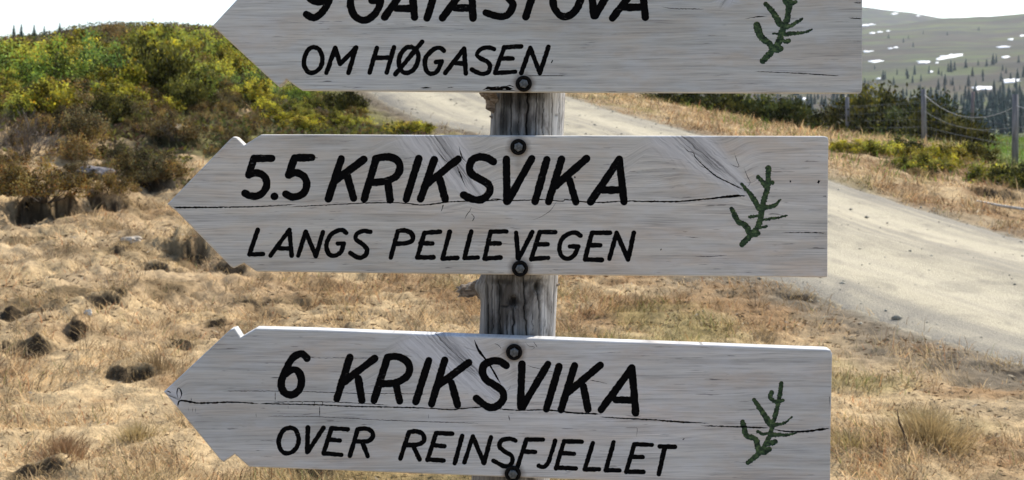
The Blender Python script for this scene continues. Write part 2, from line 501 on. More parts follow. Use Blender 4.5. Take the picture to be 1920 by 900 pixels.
# snow
SNOW = [(1637, 21, 46, 9), (1677, 26, 14, 6), (1722, 30, 12, 4), (1630, 47, 30, 6), (1682, 47, 7, 4), (1635, 62, 12, 4), (1649, 60, 12, 4), (1665, 58, 9, 3),
        (1626, 97, 20, 6), (1669, 91, 9, 4), (1679, 89, 9, 4), (1642, 115, 26, 7), (1731, 117, 26, 8), (1779, 106, 58, 12), (1757, 118, 8, 4), (1691, 140, 7, 5), (1667, 145, 5, 5), (1648, 148, 9, 5),
        (1745, 135, 9, 5), (1882, 88, 25, 6), (1896, 74, 12, 6), (1917, 67, 9, 6), (1886, 107, 16, 6), (1896, 152, 34, 12), (1841, 166, 44, 11), (1724, 182, 18, 9), (1752, 171, 7, 5), (1584, 184, 13, 7), (1507, 186, 9, 7)]
SNOWM = NT('snow', .7, .2)
SNOWM.color(SNOWM.ramp(SNOWM.noise(SNOWM.coord(), .3, 4), [(.3, .66), (.7, .80)]))
big = {13: 'long slanting snow patch in the middle of the mountainside', 24: 'broad ragged snow patch just above the spruce forest', 23: 'short thick snow patch on the slope at the photo edge',
       0: 'snow patch just under the mountain skyline beside the top sign', 12: 'small oval snow patch left of the long slanting one', 25: 'small snow patch right above the juniper bush',
       3: 'flat snow patch beside the top sign below the skyline patch', 11: 'snow patch beside the top sign halfway down the slope'}
for k, (px, py, w, h) in enumerate(SNOW):
    if w < 8: continue
    slant = -.17 if k == 13 else -.04
    ring, ok = [], True
    N = 18
    for lvl, sc_, up in ((0, 1.0, -.6), (1, .96, .25), (2, .6, .5)):
        for j in range(N):
            a = 2 * math.pi * j / N
            jit = 1 + (float(vnoise(np.array([j * .9 + k * 13.1]), np.array([3.3]), 61)[0]) - .5) * 1.1
            ex = math.cos(a) * w * .92 / 2 * sc_ * jit
            ey = math.sin(a) * h * .6 / 2 * sc_ * jit + ex * slant
            r0 = mhit(px + ex, py + ey)
            if r0 is None or r0 > 3050:
                ok = False; break
            X = (px + ex - CX) / F * r0
            ring.append((X, r0, float(mountain_h(np.array([X]), np.array([r0]))[0]) + up))
        if not ok: break
    if not ok: continue
    c0 = np.mean(ring[2 * N:], 0) + [0, 0, .3]
    vs = np.array(ring + [tuple(c0)])
    fs = []
    for l in (0, 1):
        for j in range(N):
            a, b = l * N + j, l * N + (j + 1) % N
            fs += [(a, b, b + N), (a, b + N, a + N)]
    fs += [(2 * N + j, 2 * N + (j + 1) % N, 3 * N) for j in range(N)]
    o0 = vs.mean(0)
    fs = np.array(fs)
    me = np_mesh('snow_patch', vs - o0, fs, None, True)
    o = link_mesh('snow_patch', me, SNOWM.m, None, o0)
    bm = bmesh.new(); bm.from_mesh(me); bmesh.ops.recalc_face_normals(bm, faces=bm.faces); bm.to_mesh(me); bm.free()
    tag(o, big.get(k, 'small white snow patch left on the brown mountainside'), 'snow patch', 'snow patches on the mountainside')

# ------------------------------------------------------------------ foliage meshes
def leaf_mat(name, tint, transl=.35, vary=False):
    M = NT(name, .75, .15)
    c = M.mix(1.0, M.attr(), (*tint,), 'MULTIPLY')
    rnd = M.n('ShaderNodeObjectInfo').outputs['Random']
    if vary:
        c = M.mix(1.0, c, M.ramp(rnd, [(0, (.62, .72, .8)), (.35, (1, 1, 1)), (.7, (1.2, 1.14, .8)), (1, (.95, .82, .85))]), 'MULTIPLY')
    M.color(c)
    tr = M.n('ShaderNodeBsdfTranslucent', {'Color': c})
    mx_ = M.n('ShaderNodeMixShader', {0: transl, 1: M.b.outputs[0], 2: tr.outputs[0]})
    M.t.links.new(mx_.outputs[0], M.out.inputs[0])
    return M.m

def leaves(points, dirs, length, width, col):
    """one diamond leaf (two triangles) per point; dirs = axis of the leaf"""
    n = len(points)
    d = dirs / np.linalg.norm(dirs, axis=1)[:, None]
    s = np.cross(d, rng.normal(size=(n, 3))); s /= np.linalg.norm(s, axis=1)[:, None]
    L = np.asarray(length)[:, None]; W = np.asarray(width)[:, None]
    v = np.stack([points, points + d * L * .5 + s * W * .5, points + d * L, points + d * L * .5 - s * W * .5], 1).reshape(-1, 3)
    f = np.arange(n * 4).reshape(n, 4)
    return v, f, np.repeat(col, 4, 0)

def shrub_points(n, rad, ht, clumps, spread, seed, spiky=0.0, low=.08):
    g = np.random.default_rng(seed)
    a = g.uniform(0, 2 * math.pi, clumps); el = np.arcsin(g.uniform(-.05, 1, clumps)); rr_ = g.uniform(.55, 1.05, clumps)
    cc = np.c_[np.cos(a) * np.cos(el) * rad * rr_, np.sin(a) * np.cos(el) * rad * rr_, (low + np.sin(el) * rr_ * (1 - low)) * ht]
    if spiky:
        cc[:, 2] *= 1 + g.uniform(-.3, spiky, clumps)
    size = g.uniform(.6, 1.4, clumps)
    bright = g.choice([.3, .7, 1.1, 1.8], clumps) * g.uniform(.85, 1.15, clumps)
    k = g.integers(0, clumps, n)
    p = cc[k] + g.normal(size=(n, 3)) * (spread * size[k])[:, None] * [1, 1, .8 + spiky]
    p[:, 2] = np.maximum(p[:, 2], .01)
    return p, cc, k, bright[k], g

def make_shrub(name, kind, seed, rad, ht, mat, stem_mat, label, cat, group):
    root = empty(name, (0, 0, -50), label, cat, group)
    if kind == 'juniper':
        p, cc, k, br, g = shrub_points(5600, rad, ht, 60, .085 * rad / .8, seed, .32)
        up = (cc[k] - [0, 0, ht * -.2]); up /= np.linalg.norm(up, axis=1)[:, None]
        d = up * .6 + [0, 0, .75] + g.normal(size=p.shape) * .5
        L = g.uniform(.05, .12, len(p)); W = g.uniform(.030, .056, len(p))
        col = np.array([1, 1, 1]) * (br * g.uniform(.6, 1.4, len(p)))[:, None]
        tip = g.random(len(p)) < .16
        col[tip] *= np.array([2.0, 1.7, .9])
    elif kind == 'twig':
        p, cc, k, br, g = shrub_points(900, rad, ht, 40, .12, seed, .3)
        d = p - [0, 0, -.3] + g.normal(size=p.shape) * .35
        L = g.uniform(.10, .3, len(p)); W = g.uniform(.006, .011, len(p))
        col = np.array([1, 1, 1]) * g.uniform(.4, 1.9, len(p))[:, None]
    else:
        nl = 4400 if kind == 'heath' else 3900
        p, cc, k, br, g = shrub_points(nl, rad, ht, 48, .062 * rad / .6, seed, .35)
        d = g.normal(size=p.shape) + [0, 0, .4]
        s0 = {'birch': .050, 'willow': .056, 'heath': .038}[kind]
        L = g.uniform(.7, 1.35, len(p)) * s0 * 1.15; W = L * g.uniform(.45, .75, len(p)) * (.6 if kind != 'birch' else 1)
        col = np.array([1, 1, 1]) * (br * g.uniform(.65, 1.35, len(p)))[:, None]
        yel = g.random(len(p)) < (.2 if kind == 'heath' else .3)
        col[yel] *= np.array([1.45, 1.25, .75])
        brn = g.random(len(p)) < (.3 if kind == 'heath' else .08)
        col[brn] *= np.array([.9, .62, .6])
    v, f, c = leaves(p, d, L, W, col)
    link_mesh('foliage', np_mesh(name + '_foliage', v, f, c), mat, root)
    # stems: bent four-sided rods from the root to a share of the clumps
    sv, sf = [], []
    for ci in range(0, len(cc), 2):
        e = cc[ci]; b = np.array([e[0] * .12, e[1] * .12, -.08]); mid = (b + e) / 2 + g.normal(size=3) * .05
        pts = [b, mid, e]
        for q_, pt in enumerate(pts):
            w = (.014, .010, .004)[q_] * (1.3 if kind == 'juniper' else 1)
            for (ax, ay) in ((w, 0), (0, w), (-w, 0), (0, -w)):
                sv.append((pt[0] + ax, pt[1] + ay, pt[2]))
        b0 = len(sv) - 12
        for l in (0, 4):
            for j in range(4):
                sf.append((b0 + l + j, b0 + l + (j + 1) % 4, b0 + l + 4 + (j + 1) % 4, b0 + l + 4 + j))
    link_mesh('stems', np_mesh(name + '_stems', np.array(sv), np.array(sf)), stem_mat, root)
    return root

STEM = NT('bush_stem', .9, .1)
STEM.color(STEM.mix(STEM.noise(STEM.coord(), 12, 4), (.05, .04, .03), (.16, .13, .10)))
STEM = STEM.m
LM = {'birch': leaf_mat('birch_leaf', (.265, .265, .046), .36, True), 'willow': leaf_mat('willow_leaf', (.140, .205, .048), .32, True),
      'juniper': leaf_mat('juniper_needle', (.090, .092, .026), .12, True), 'heath': leaf_mat('heather_leaf', (.175, .140, .058), .25, True), 'twig': leaf_mat('bare_twig', (.13, .105, .085), .05)}
SPEC = {
    'birch': ('birch_shrub', .58, .50, 'low dwarf birch with fresh yellow-green leaves among others on the hillside', 'shrub', 'dwarf birches on the hillside'),
    'willow': ('willow_shrub', .70, .62, 'leafy bright green willow shrub in the green patch on the hillside', 'shrub', 'willow shrubs on the hillside'),
    'juniper': ('juniper_bush', .85, .80, 'dark green spiky juniper bush on the hillside', 'bush', 'junipers on the hillside'),
    'heath': ('heather_shrub', .55, .36, 'low olive-brown heather cushion on the hillside', 'shrub', 'heather cushions on the hillside'),
    'twig': ('bare_shrub', .60, .62, 'grey leafless twiggy shrub on the bank', 'shrub', 'bare shrubs on the bank'),
}
PROTO = {k: [make_shrub(SPEC[k][0], k, 100 + i * 7 + len(k), SPEC[k][1], SPEC[k][2], LM[k], STEM, *SPEC[k][3:]) for i in range(3)] for k in SPEC}
_used = set()
def place_shrub(kind, x, y, s, label=None, group=None, sq=(1, 1), sink=.06):
    src = PROTO[kind][random.randrange(3)]
    if src.name not in _used:
        _used.add(src.name); o = src
    else:
        o = copy_tree(src)
    o.location = (x, y, hz(x, y) - sink * s)
    o.rotation_euler = (random.uniform(-.1, .1), random.uniform(-.1, .1), random.uniform(0, 6.28))
    o.scale = (s * sq[0], s * sq[0], s * sq[1])
    if label: o['label'] = label
    if group: o['group'] = group
    return o

def hit_t(px, py):
    return hit(px, py, lambda x, y: terrain(x, y), 6.0, 60.0, .06)
# hillside on the left: what grows where
def region(px, py):
    if py > 207 and px > 60: return 'heath'
    if px < 235 and 95 < py < 170 and random.random() < .75: return 'willow'
    if (55 < px < 215 and 55 < py < 95) or (225 < px < 330 and 85 < py < 130): return 'juniper' if random.random() < .8 else 'birch'
    if py < 72 and px > 130: return 'heath'
    if py > 190: return random.choice(['heath', 'heath', 'heath', 'birch', 'birch', 'birch', 'twig']) if px < 150 else random.choice(['heath', 'heath', 'birch', 'birch', 'juniper'])
    if py > 150: return random.choice(['birch', 'birch', 'birch', 'heath', 'heath', 'willow', 'juniper'])
    return random.choice(['birch', 'birch', 'birch', 'birch', 'heath', 'heath', 'juniper', 'willow'])
spots = []
tries = 0
while len(spots) < 240 and tries < 6000:
    tries += 1
    px = random.uniform(-160, 690); py = random.uniform(52, 245)
    if px > 430 and py < 165: continue
    if py > 205 and random.random() < .45: continue
    if px > 560 and py < 186: continue
    q_ = hit_t(px, py + 8)
    if q_ is None or q_[1] > 43: continue
    x, y = q_
    if road_sd(np.array([x]), np.array([y]))[0][0] < .8: continue
    if any((x - a) ** 2 + (y - b) ** 2 < (.40 if y < 25 else .56) ** 2 for a, b in spots): continue
    k = region(px, py)
    if py + 8 - SPEC[k][2] * (1.5 if k in ('juniper', 'willow') else 1.3) * F / y < np.interp(px, [-160, 0, 100, 150, 200, 350, 420, 470], [66, 62, 58, 50, 42, 44, 50, 60]): continue
    spots.append((x, y))
    s = random.uniform(.65, 1.15) * (1.1 if y > 28 else .85)
    if px > 300 and py > 150: s *= .62 if px < 480 else .45
    if k == 'twig': s *= .6
    if py > 207: s *= .75
    kind_words = {'birch': 'dwarf birch with fresh yellow-green leaves', 'willow': 'leafy bright green willow shrub', 'juniper': 'dark green spiky juniper bush', 'heath': 'low olive-brown heather cushion', 'twig': 'grey leafless twiggy shrub'}[k]
    where = ('near the hill crest under the left skyline' if py < 85 else 'on the upper hillside left of the top sign' if py < 130 and px > 250 else 'in the green patch high on the left hillside' if py < 150 and px <= 250 else
             'just below the lower edge of the top sign' if px > 480 else 'halfway up the hillside above the bank' if py < 195 else 'at the foot of the slope above the bare bank')
    place_shrub(k, x, y, s, kind_words + ' ' + where)
# single bushes of the bank
for (px, py, k, s, lb) in [(85, 372, 'heath', .9, 'heather clump overhanging the big dark hollow in the bank'), (30, 345, 'heath', .62, 'olive heather clump left of the large dark hollow at the photo edge'),
                           (50, 290, 'twig', .62, 'grey twiggy shrub with pale bent stems above the bank'), (275, 318, 'heath', .6, 'small heather tuft above a dark slit in the bank'),
                           (205, 358, 'heath', .55, 'grey-brown heather tuft beside the large dark hollow'), (150, 300, 'heath', .7, 'heather clump beside the purplish stone'),
                           (330, 262, 'heath', .7, 'heather cushion next to the pale stone'), (200, 235, 'juniper', .45, 'dark juniper above the pale stone on the bank')]:
    q_ = hit_t(px, py)
    place_shrub(k, q_[0], q_[1], s, lb, 'single shrubs on the bank')
low = 0
while low < 46:
    px, py = random.uniform(520, 830), random.uniform(182, 250)
    q_ = hit_t(px, py)
    if q_ is None or road_sd(np.array([q_[0]]), np.array([q_[1]]))[0][0] < .55: continue
    place_shrub(random.choice(['birch', 'birch', 'heath', 'heath']), q_[0], q_[1], random.uniform(.2, .42), 'low yellowish shrublet between the hillside and the left edge of the road', 'shrublets by the left road edge', (1.25, .8)); low += 1
tufts = 0
while tufts < 34:
    px, py = random.uniform(-60, 520), random.uniform(225, 350)
    if px > 330 and py > 300: continue
    q_ = hit_t(px, py)
    if q_ is None: continue
    place_shrub('heath', q_[0], q_[1], random.uniform(.22, .46), 'knee-low heather tuft scattered on the straw-coloured bank', 'heather tufts on the bank'); tufts += 1
# roadside on the right
JL = 'dark juniper behind the road, partly hidden under the top sign'
for (px, py, k, s, sq, lb, gp) in (
        [(px, py, 'juniper', s, (1.15, .85), 'dark juniper behind the road under the top sign, %s of its row' % od, 'junipers beyond the road') for od, (px, py, s) in zip(('leftmost', 'second from the left', 'third from the left', 'middle one', 'third from the right', 'second from the right', 'rightmost'), [(1240, 31, .8), (1285, 31, .85), (1330, 31, .9), (1375, 30.5, .95), (1415, 30.5, .95), (1450, 30, .98), (1478, 30, .8)])] +
        [(1594, 40, 'juniper', .95, (1.2, .9), 'dark juniper at the near end of the big clump behind the wire fence', None)] +
        [(px, py, 'juniper', s, (1.2, 1.0), '%s of seven junipers in the clump behind the wire fence' % od, 'junipers behind the wire fence') for od, (px, py, s) in zip(('leftmost', 'second from the left', 'third from the left and tallest', 'middle one', 'third from the right', 'second from the right', 'rightmost and lowest'),
         [(1615, 38.6, 1.18), (1645, 37, 1.3), (1680, 35.5, 1.32), (1712, 34, 1.2), (1742, 32.4, 1.08), (1772, 31, .95), (1798, 30, .66)])] +
        [(px, py, k, s, (1.1, .8), lb, gp) for (px, py, k, s, lb, gp) in
         [(x_, y_, 'birch', s_, 'low yellow-green shrub in front of the wire fence', 'green shrubs in front of the fence') for (x_, y_, s_) in
          [(1580, 283, .42), (1612, 285, .5), (1645, 290, .5), (1680, 296, .55), (1715, 305, .55), (1750, 300, .6), (1735, 315, .5), (1780, 300, .6), (1805, 292, .55), (1775, 318, .42), (1690, 312, .35)]] +
         [(1872, 345, 'birch', .75, 'yellow-green shrub hanging over a dark hollow at the fence post', None), (1912, 350, 'juniper', .5, 'small dark juniper beside the fence post at the photo edge', None),
          (1830, 305, 'juniper', .45, 'small dark bush at the end of the low green shrubs', None), (1725, 330, 'heath', .4, 'brownish tuft below the low green shrubs', None), (1700, 290, 'juniper', .4, 'dark bush between the fence and the low green shrubs', None)]]):
    q_ = hit_t(px, py) if py > 100 else ((px - CX) / F * py, py)
    if q_: place_shrub(k, q_[0], q_[1], s, lb, gp, sq)
for k in PROTO:
    for p_ in PROTO[k]:
        if p_.name not in _used:
            for ch in list(p_.children): bpy.data.objects.remove(ch)
            bpy.data.objects.remove(p_)

# ------------------------------------------------------------------ spruces
def make_spruce(seed):
    g = np.random.default_rng(seed)
    root = empty('spruce_tree', (0, 0, -50), 'dark spruce standing in the valley forest below the mountain', 'tree', 'spruces in the valley')
    v, f, c = [], [], []
    tiers = 13
    for t in range(tiers):
        h = .06 + .90 * t / tiers
        rad = .21 * (1 - h) ** .8 * g.uniform(.8, 1.15) + .015
        nb = 9 if t < 8 else 6
        for b in range(nb):
            a = 2 * math.pi * (b + g.uniform(-.35, .35)) / nb + t
            r_ = rad * g.uniform(.65, 1.2)
            ca, sa = math.cos(a), math.sin(a)
            w = r_ * .42
            i0 = len(v)
            v += [(0, 0, h + .06), (ca * r_ * .6 - sa * w, sa * r_ * .6 + ca * w, h - .01), (ca * r_, sa * r_, h - .05 * g.uniform(.4, 1.4)), (ca * r_ * .6 + sa * w, sa * r_ * .6 - ca * w, h - .01)]
            f.append((i0, i0 + 1, i0 + 2, i0 + 3))
            c += [np.array([1, 1, 1]) * g.uniform(.6, 1.4)] * 4
    i0 = len(v)
    v += [(0, 0, 1.03), (.018, .01, .88), (-.018, .01, .88), (0, -.02, .88)]
    c += [np.ones(3)] * 4
    f += [(i0, i0 + 1, i0 + 2, i0), ]
    f[-1] = (i0, i0 + 3, i0 + 1, i0 + 2)
    link_mesh('crown', np_mesh('spruce_crown', np.array(v), np.array(f), np.array(c)), SPRUCE, root)
    tv, tf = [], []
    for l, (z_, w) in enumerate(((-.05, .018), (.9, .004))):
        for j in range(6):
            tv.append((math.cos(j * 1.0472) * w, math.sin(j * 1.0472) * w, z_))
    for j in range(6):
        tf.append((j, (j + 1) % 6, 6 + (j + 1) % 6, 6 + j))
    link_mesh('trunk', np_mesh('spruce_trunk', np.array(tv), np.array(tf)), STEM, root)
    return root
SPRUCE = leaf_mat('spruce_needle', (.050, .085, .070), .2)
SP = [make_spruce(300 + i) for i in range(4)]
sp_used = [0]
def place_spruce(px, r0, ht, label, group):
    X = (px - CX) / F * r0
    i = sp_used[0]; sp_used[0] += 1
    o = SP[i] if i < 4 else copy_tree(SP[i % 4])
    o.location = (X, r0, float(mountain_h(np.array([X]), np.array([r0]))[0]) - .2)
    o.rotation_euler = (0, 0, random.uniform(0, 6.28))
    o.scale = (ht * random.uniform(.85, 1.35),) * 2 + (ht,)
    o['label'] = label; o['group'] = group
VL, VG = 'dark spruce standing in the dense forest on the valley floor', 'spruces in the valley forest'
SL, SG = 'lone dark spruce scattered on the open mountainside', 'scattered spruces on the mountainside'
cnt = 0
while cnt < 150:
    px = random.uniform(1720, 2010); r0 = random.uniform(240, 560)
    if px < 1790 and random.random() < .5: continue
    place_spruce(px, r0, random.uniform(4, 7.8), VL, VG); cnt += 1
while cnt < 205:
    px = random.uniform(1190, 1730); r0 = random.uniform(300, 640)
    place_spruce(px, r0, random.uniform(3.6, 6.5), VL, VG); cnt += 1
for (px, py, hpx) in [(1656, 150, 22), (1660, 148, 18), (1682, 140, 14), (1700, 142, 18), (1715, 140, 22), (1711, 155, 16), (1727, 152, 16), (1742, 138, 18), (1760, 140, 16), (1783, 135, 26), (1790, 132, 20), (1778, 134, 20),
                      (1811, 127, 20), (1834, 122, 12), (1850, 124, 16), (1862, 121, 24), (1868, 118, 20), (1910, 117, 16), (1712, 88, 12), (1694, 80, 12), (1666, 72, 10), (1731, 64, 8), (1776, 66, 8), (1835, 58, 10), (1703, 73, 8),
                      (1782, 158, 12), (1628, 165, 18), (1700, 180, 20), (1722, 168, 12), (1800, 168, 10), (1880, 132, 14), (1912, 170, 18), (1905, 160, 14), (1830, 185, 14), (1850, 182, 18), (1876, 178, 18), (1640, 130, 10), (1816, 178, 16)]:
    r0 = mhit(px, py)
    if r0: place_spruce(px, r0, hpx * r0 / F * .92, SL, SG)
# the rest of the valley forest, too many and too small to pick apart
src = SP[0].children[0].data if SP[0].children[0].name.startswith('crown') else SP[0].children[1].data
nv_ = len(src.vertices); bv = np.empty(nv_ * 3, np.float32); src.vertices.foreach_get('co', bv); bv = bv.reshape(-1, 3)
bf = np.array([list(p_.vertices) for p_ in src.polygons if len(p_.vertices) == 4])
g = np.random.default_rng(77)
n = 620
fpx = g.uniform(1150, 2050, n); fr = np.where(g.random(n) < .7, g.uniform(330, 620, n), g.uniform(560, 820, n))
k = g.random(n) < np.where(fpx > 1700, 1.0, .75) * np.where(fr > 600, .55, 1); fpx, fr = fpx[k], fr[k]; n = len(fr)
fX = (fpx - CX) / F * fr; fZ = mountain_h(fX, fr) - .2; fh = g.uniform(3.2, 7, n)
an = g.uniform(0, 6.28, n)
rot = np.stack([np.stack([np.cos(an), -np.sin(an)], -1), np.stack([np.sin(an), np.cos(an)], -1)], 1)
xy = np.einsum('nij,vj->nvi', rot, bv[:, :2]) * (fh * 1.15)[:, None, None] + np.c_[fX, fr][:, None]
zz_ = bv[None, :, 2] * fh[:, None] + fZ[:, None]
fv = np.concatenate([xy, zz_[..., None]], -1).reshape(-1, 3)
ff = (bf[None] + (np.arange(n) * nv_)[:, None, None]).reshape(-1, 4)
tag(link_mesh('spruce_forest', np_mesh('spruce_forest', fv, ff, np.repeat(g.uniform(.6, 1.3, (n, 1)) * np.ones((1, 3)), nv_, 0)), SPRUCE), 'spruce forest on the valley side below the mountain', None, None, 'stuff')
for (px, r0, ht, lb) in [(26, 150, 5.2, None), (40, 160, 4.2, None), (64, 145, 5.0, None), (83, 150, 5.6, None), (112, 158, 4.4, None)]:
    X = (px - CX) / F * r0
    o = copy_tree(SP[sp_used[0] % 4]); sp_used[0] += 1
    zb = ZC + (EYE - 70) / F * r0 - 1.0
    z0 = min(zb, 9.0)
    o.location = (X, r0, z0 - 2.0)
    o.scale = (ht, ht, ht)
    o['label'] = 'small spruce poking over the left skyline of the hill'; o['group'] = 'spruces on the left skyline'
    SKY_SP = globals().setdefault('SKY_SP', []); SKY_SP.append(o)
for o in SKY_SP:      # stand them on the back of the hill instead of in the valley
    y = 37.0 + random.uniform(-1.5, 1.5); x = o.location.x / o.location.y * y
    o.location = (x, y, hz(x, y) - .05)
    s = random.uniform(.32, .6); o.scale = (s, s, s)

# ------------------------------------------------------------------ grass
def blades(x, y, length, width, col, lean_az, lean, seed=1, curl=.6):
    g = np.random.default_rng(seed)
    n = len(x)
    z = terrain(x, y)
    dx, dy = np.sin(lean_az), np.cos(lean_az)
    sl = np.sin(lean); cl = np.cos(lean)
    l2 = np.minimum(lean + curl * g.uniform(.2, 1.2, n), 1.75)
    p0 = np.c_[x, y, z - .012]
    p1 = p0 + (length * .55)[:, None] * np.c_[dx * sl, dy * sl, cl]
    p2 = p1 + (length * .45)[:, None] * np.c_[dx * np.sin(l2), dy * np.sin(l2), np.cos(l2)]
    fa = g.uniform(0, math.pi, n)
    sx = np.c_[np.cos(fa), np.sin(fa) * .5, np.zeros(n)] * (width / 2)[:, None]
    v = np.stack([p0 - sx, p0 + sx, p1 + sx * .8, p1 - sx * .8, p2], 1).reshape(-1, 3)
    b = (np.arange(n) * 5)[:, None]
    f = np.concatenate([b + [0, 1, 2], b + [0, 2, 3], b + [3, 2, 4]], 1).reshape(-1, 3)
    c = np.repeat(col, 5, 0)
    return v, f, c
GR = leaf_mat('dry_grass', (1, 1, 1), .35)
def scatter_grass(n, r0, r1, t0, t1, seed, lenm=1.0):
    g = np.random.default_rng(seed)
    r = np.exp(g.uniform(math.log(r0), math.log(r1), n)); t = np.radians(g.uniform(t0, t1, n))
    x, y = r * np.sin(t), r * np.cos(t)
    sd, side = road_sd(x, y)
    tuft = fbm(x * 3.2, y * 3.2, 71, 3)
    _, face = pits(x, y)
    keep = (sd > g.uniform(-.12, .35, n)) & (g.random(n) < .25 + 1.3 * smooth01(.35, .65, tuft)) & (face < .12)
    bare = smooth01(1.5, .4, sd + (vnoise(x * 2, y * 2, 8) - .5)) * (side < 0)
    keep &= g.random(n) > bare * .75
    heath = smooth01(16, 19, y) * smooth01(-.6, -2.5, x)
    keep &= g.random(n) > heath * .55
    x, y, r, tuft, sd = x[keep], y[keep], r[keep], tuft[keep], sd[keep]
    n = len(x)
    left = smooth01(0, -3, x) * smooth01(8, 11, y)
    L = g.uniform(.045, .125, n) * (.6 + 1.0 * smooth01(.45, .7, tuft)) * lenm * (1 - .2 * left) * np.clip(r / 9, .85, 1.5)
    W = np.maximum(g.uniform(.0028, .0050, n), r * .00050)
    az = fbm(x * 1.4, y * 1.4, 72, 3) * 12 + g.normal(0, 1.25, n)
    lean = np.clip(g.normal(.95, .40, n) + left * .18, .1, 1.5)
    zz = np.zeros(n)
    c = ground_cols(x, y, np.full(n, 9.0), zz, zz)
    c = c * 1.12 * g.choice([.42, .85, 1.1, 1.6], n)[:, None]
    gn = (g.random(n) < .035 + .12 * smooth01(.55, .75, fbm(x * .9, y * .9, 25, 3)) * smooth01(-2.5, .5, x))
    c[gn] = np.array([.21, .215, .07]) * g.uniform(.6, 1.3, gn.sum())[:, None]
    rd = g.random(n) < .07
    c[rd] *= np.array([.8, .5, .4])
    return blades(x, y, L, W, c, az, lean, seed)
v, f, c = scatter_grass(430000, 4.3, 34, -25.5, 25.5, 5)
for (sn, r0_, ta, tb, sd_) in ((60000, 4.3, -44, -25.5, 15), (45000, 4.3, 25.5, 40, 16), (26000, 2.4, -30, 30, 17)):
    v2, f2, c2 = scatter_grass(sn, r0_, 30 if r0_ > 3 else 4.3, ta, tb, sd_)
    f = np.vstack([f, f2 + len(v)]); v = np.vstack([v, v2]); c = np.vstack([c, c2])
# dry blades hanging over the lips of the eroded hollows
g = np.random.default_rng(12)
hx, hy = [], []
n = 26000      # dead leaves, bits of heather and moss lying in the grass
r = np.exp(g.uniform(math.log(4.5), math.log(22), n)); t = np.radians(g.uniform(-25, 25, n))
lx, ly = r * np.sin(t), r * np.cos(t)
k = (road_sd(lx, ly)[0] > .2) & (g.random(n) < .15 + 1.2 * smooth01(.5, .68, fbm(lx * 1.8, ly * 1.8, 81, 3)))
lx, ly, r = lx[k], ly[k], r[k]; n = len(lx)
lp = np.c_[lx, ly, terrain(lx, ly) + g.uniform(.0, .03, n)]
lc = np.array([(.09, .06, .033), (.14, .08, .042), (.07, .052, .03), (.5, .42, .3)])[g.choice(4, n, p=[.42, .25, .25, .08])] * g.uniform(.6, 1.4, (n, 1))
lv, lf, lc = leaves(lp, g.normal(size=(n, 3)) * [1, 1, .35], g.uniform(.02, .055, n) * np.clip(r / 8, .7, 1.6), g.uniform(.005, .013, n) * np.clip(r / 8, .7, 1.6), lc)
tag(link_mesh('plant_litter', np_mesh('plant_litter', lv, lf, lc), GR), 'dead leaves and heather bits lying in the grass', None, None, 'stuff')
for (X0, Y0, hw, a_) in PITW:
    k = int(60 + hw * 260)
    hx.append(X0 + g.uniform(-1.15, 1.15, k) * hw); hy.append(Y0 + g.uniform(-.06, .22, k) + .0 * hw)
hx, hy = np.concatenate(hx), np.concatenate(hy)
k = len(hx)
v2, f2, c2 = blades(hx, hy, g.uniform(.08, .2, k), np.maximum(.004, hy * .0005), np.array([[.34, .25, .13]]) * g.uniform(.5, 1.3, (k, 1)), math.pi + g.normal(0, .5, k), g.uniform(.6, 1.4, k), 6, .7)
f = np.vstack([f, f2 + len(v)]); v = np.vstack([v, v2]); c = np.vstack([c, c2])
tag(link_mesh('dry_grass', np_mesh('dry_grass', v, f, c), GR), 'matted dry straw-coloured grass covering the field', None, None, 'stuff')
# verge beyond the road: greener
g = np.random.default_rng(99)
n = 26000
x = g.uniform(3.5, 16, n); y = g.uniform(19, 40, n)
sd, side = road_sd(x, y)
keep = (sd > 1.2) & (side > 0) & (g.random(n) < .35 * smooth01(.35, .65, fbm(x * .5, y * .5, 21, 4)) + smooth01(0, 1.2, x - y * .335))
x, y = x[keep], y[keep]; n = len(x)
c = np.where(g.random((n, 1)) < .6, np.array([[.14, .23, .035]]), np.array([[.25, .24, .07]])) * g.uniform(.6, 1.3, (n, 1))
v, f, c = blades(x, y, g.uniform(.08, .24, n), np.full(n, .016), c, g.uniform(0, 6.3, n), g.uniform(.1, .8, n), 3)
tag(link_mesh('verge_grass', np_mesh('verge_grass', v, f, c), GR), 'green grass by the fence', None, None, 'stuff')
# creeping heath between the shrubs
n = 60000
g = np.random.default_rng(44)
y = g.uniform(15.5, 44, n); x = (g.uniform(-420, 800, n) - CX) / F * y
sd, side = road_sd(x, y)
w = smooth01(.38, .62, fbm(x * 1.1, y * 1.1, 46, 3) + smooth01(17, 24, y) * .22)
keep = (sd > .9) & (g.random(n) < w) & (side < 0) | ((sd > .9) & (x < -3) & (g.random(n) < w))
x, y = x[keep], y[keep]; n = len(x)
z = terrain(x, y)
pal = np.array([[.13, .10, .045], [.10, .11, .03], [.16, .15, .03], [.09, .055, .035], [.07, .08, .025]])
zone = np.clip((fbm(x * .8, y * .8, 47, 3) * 7 - 1).astype(int) % 5, 0, 4)
pk = np.where(g.random(n) < .5, zone, g.integers(0, 5, n))
pts = np.c_[x, y, z + g.uniform(-.01, .10, n)]
v, f, c = leaves(pts, g.normal(size=(n, 3)) * [1, 1, .5] + [0, 0, .8], g.uniform(.05, .11, n), g.uniform(.025, .05, n), pal[pk] * g.uniform(.6, 1.4, (n, 1)))
tag(link_mesh('heath_cover', np_mesh('heath_cover', v, f, c), leaf_mat('heath_cover', (1, 1, 1), .3)), 'creeping heath between the shrubs on the hillside', None, None, 'stuff')
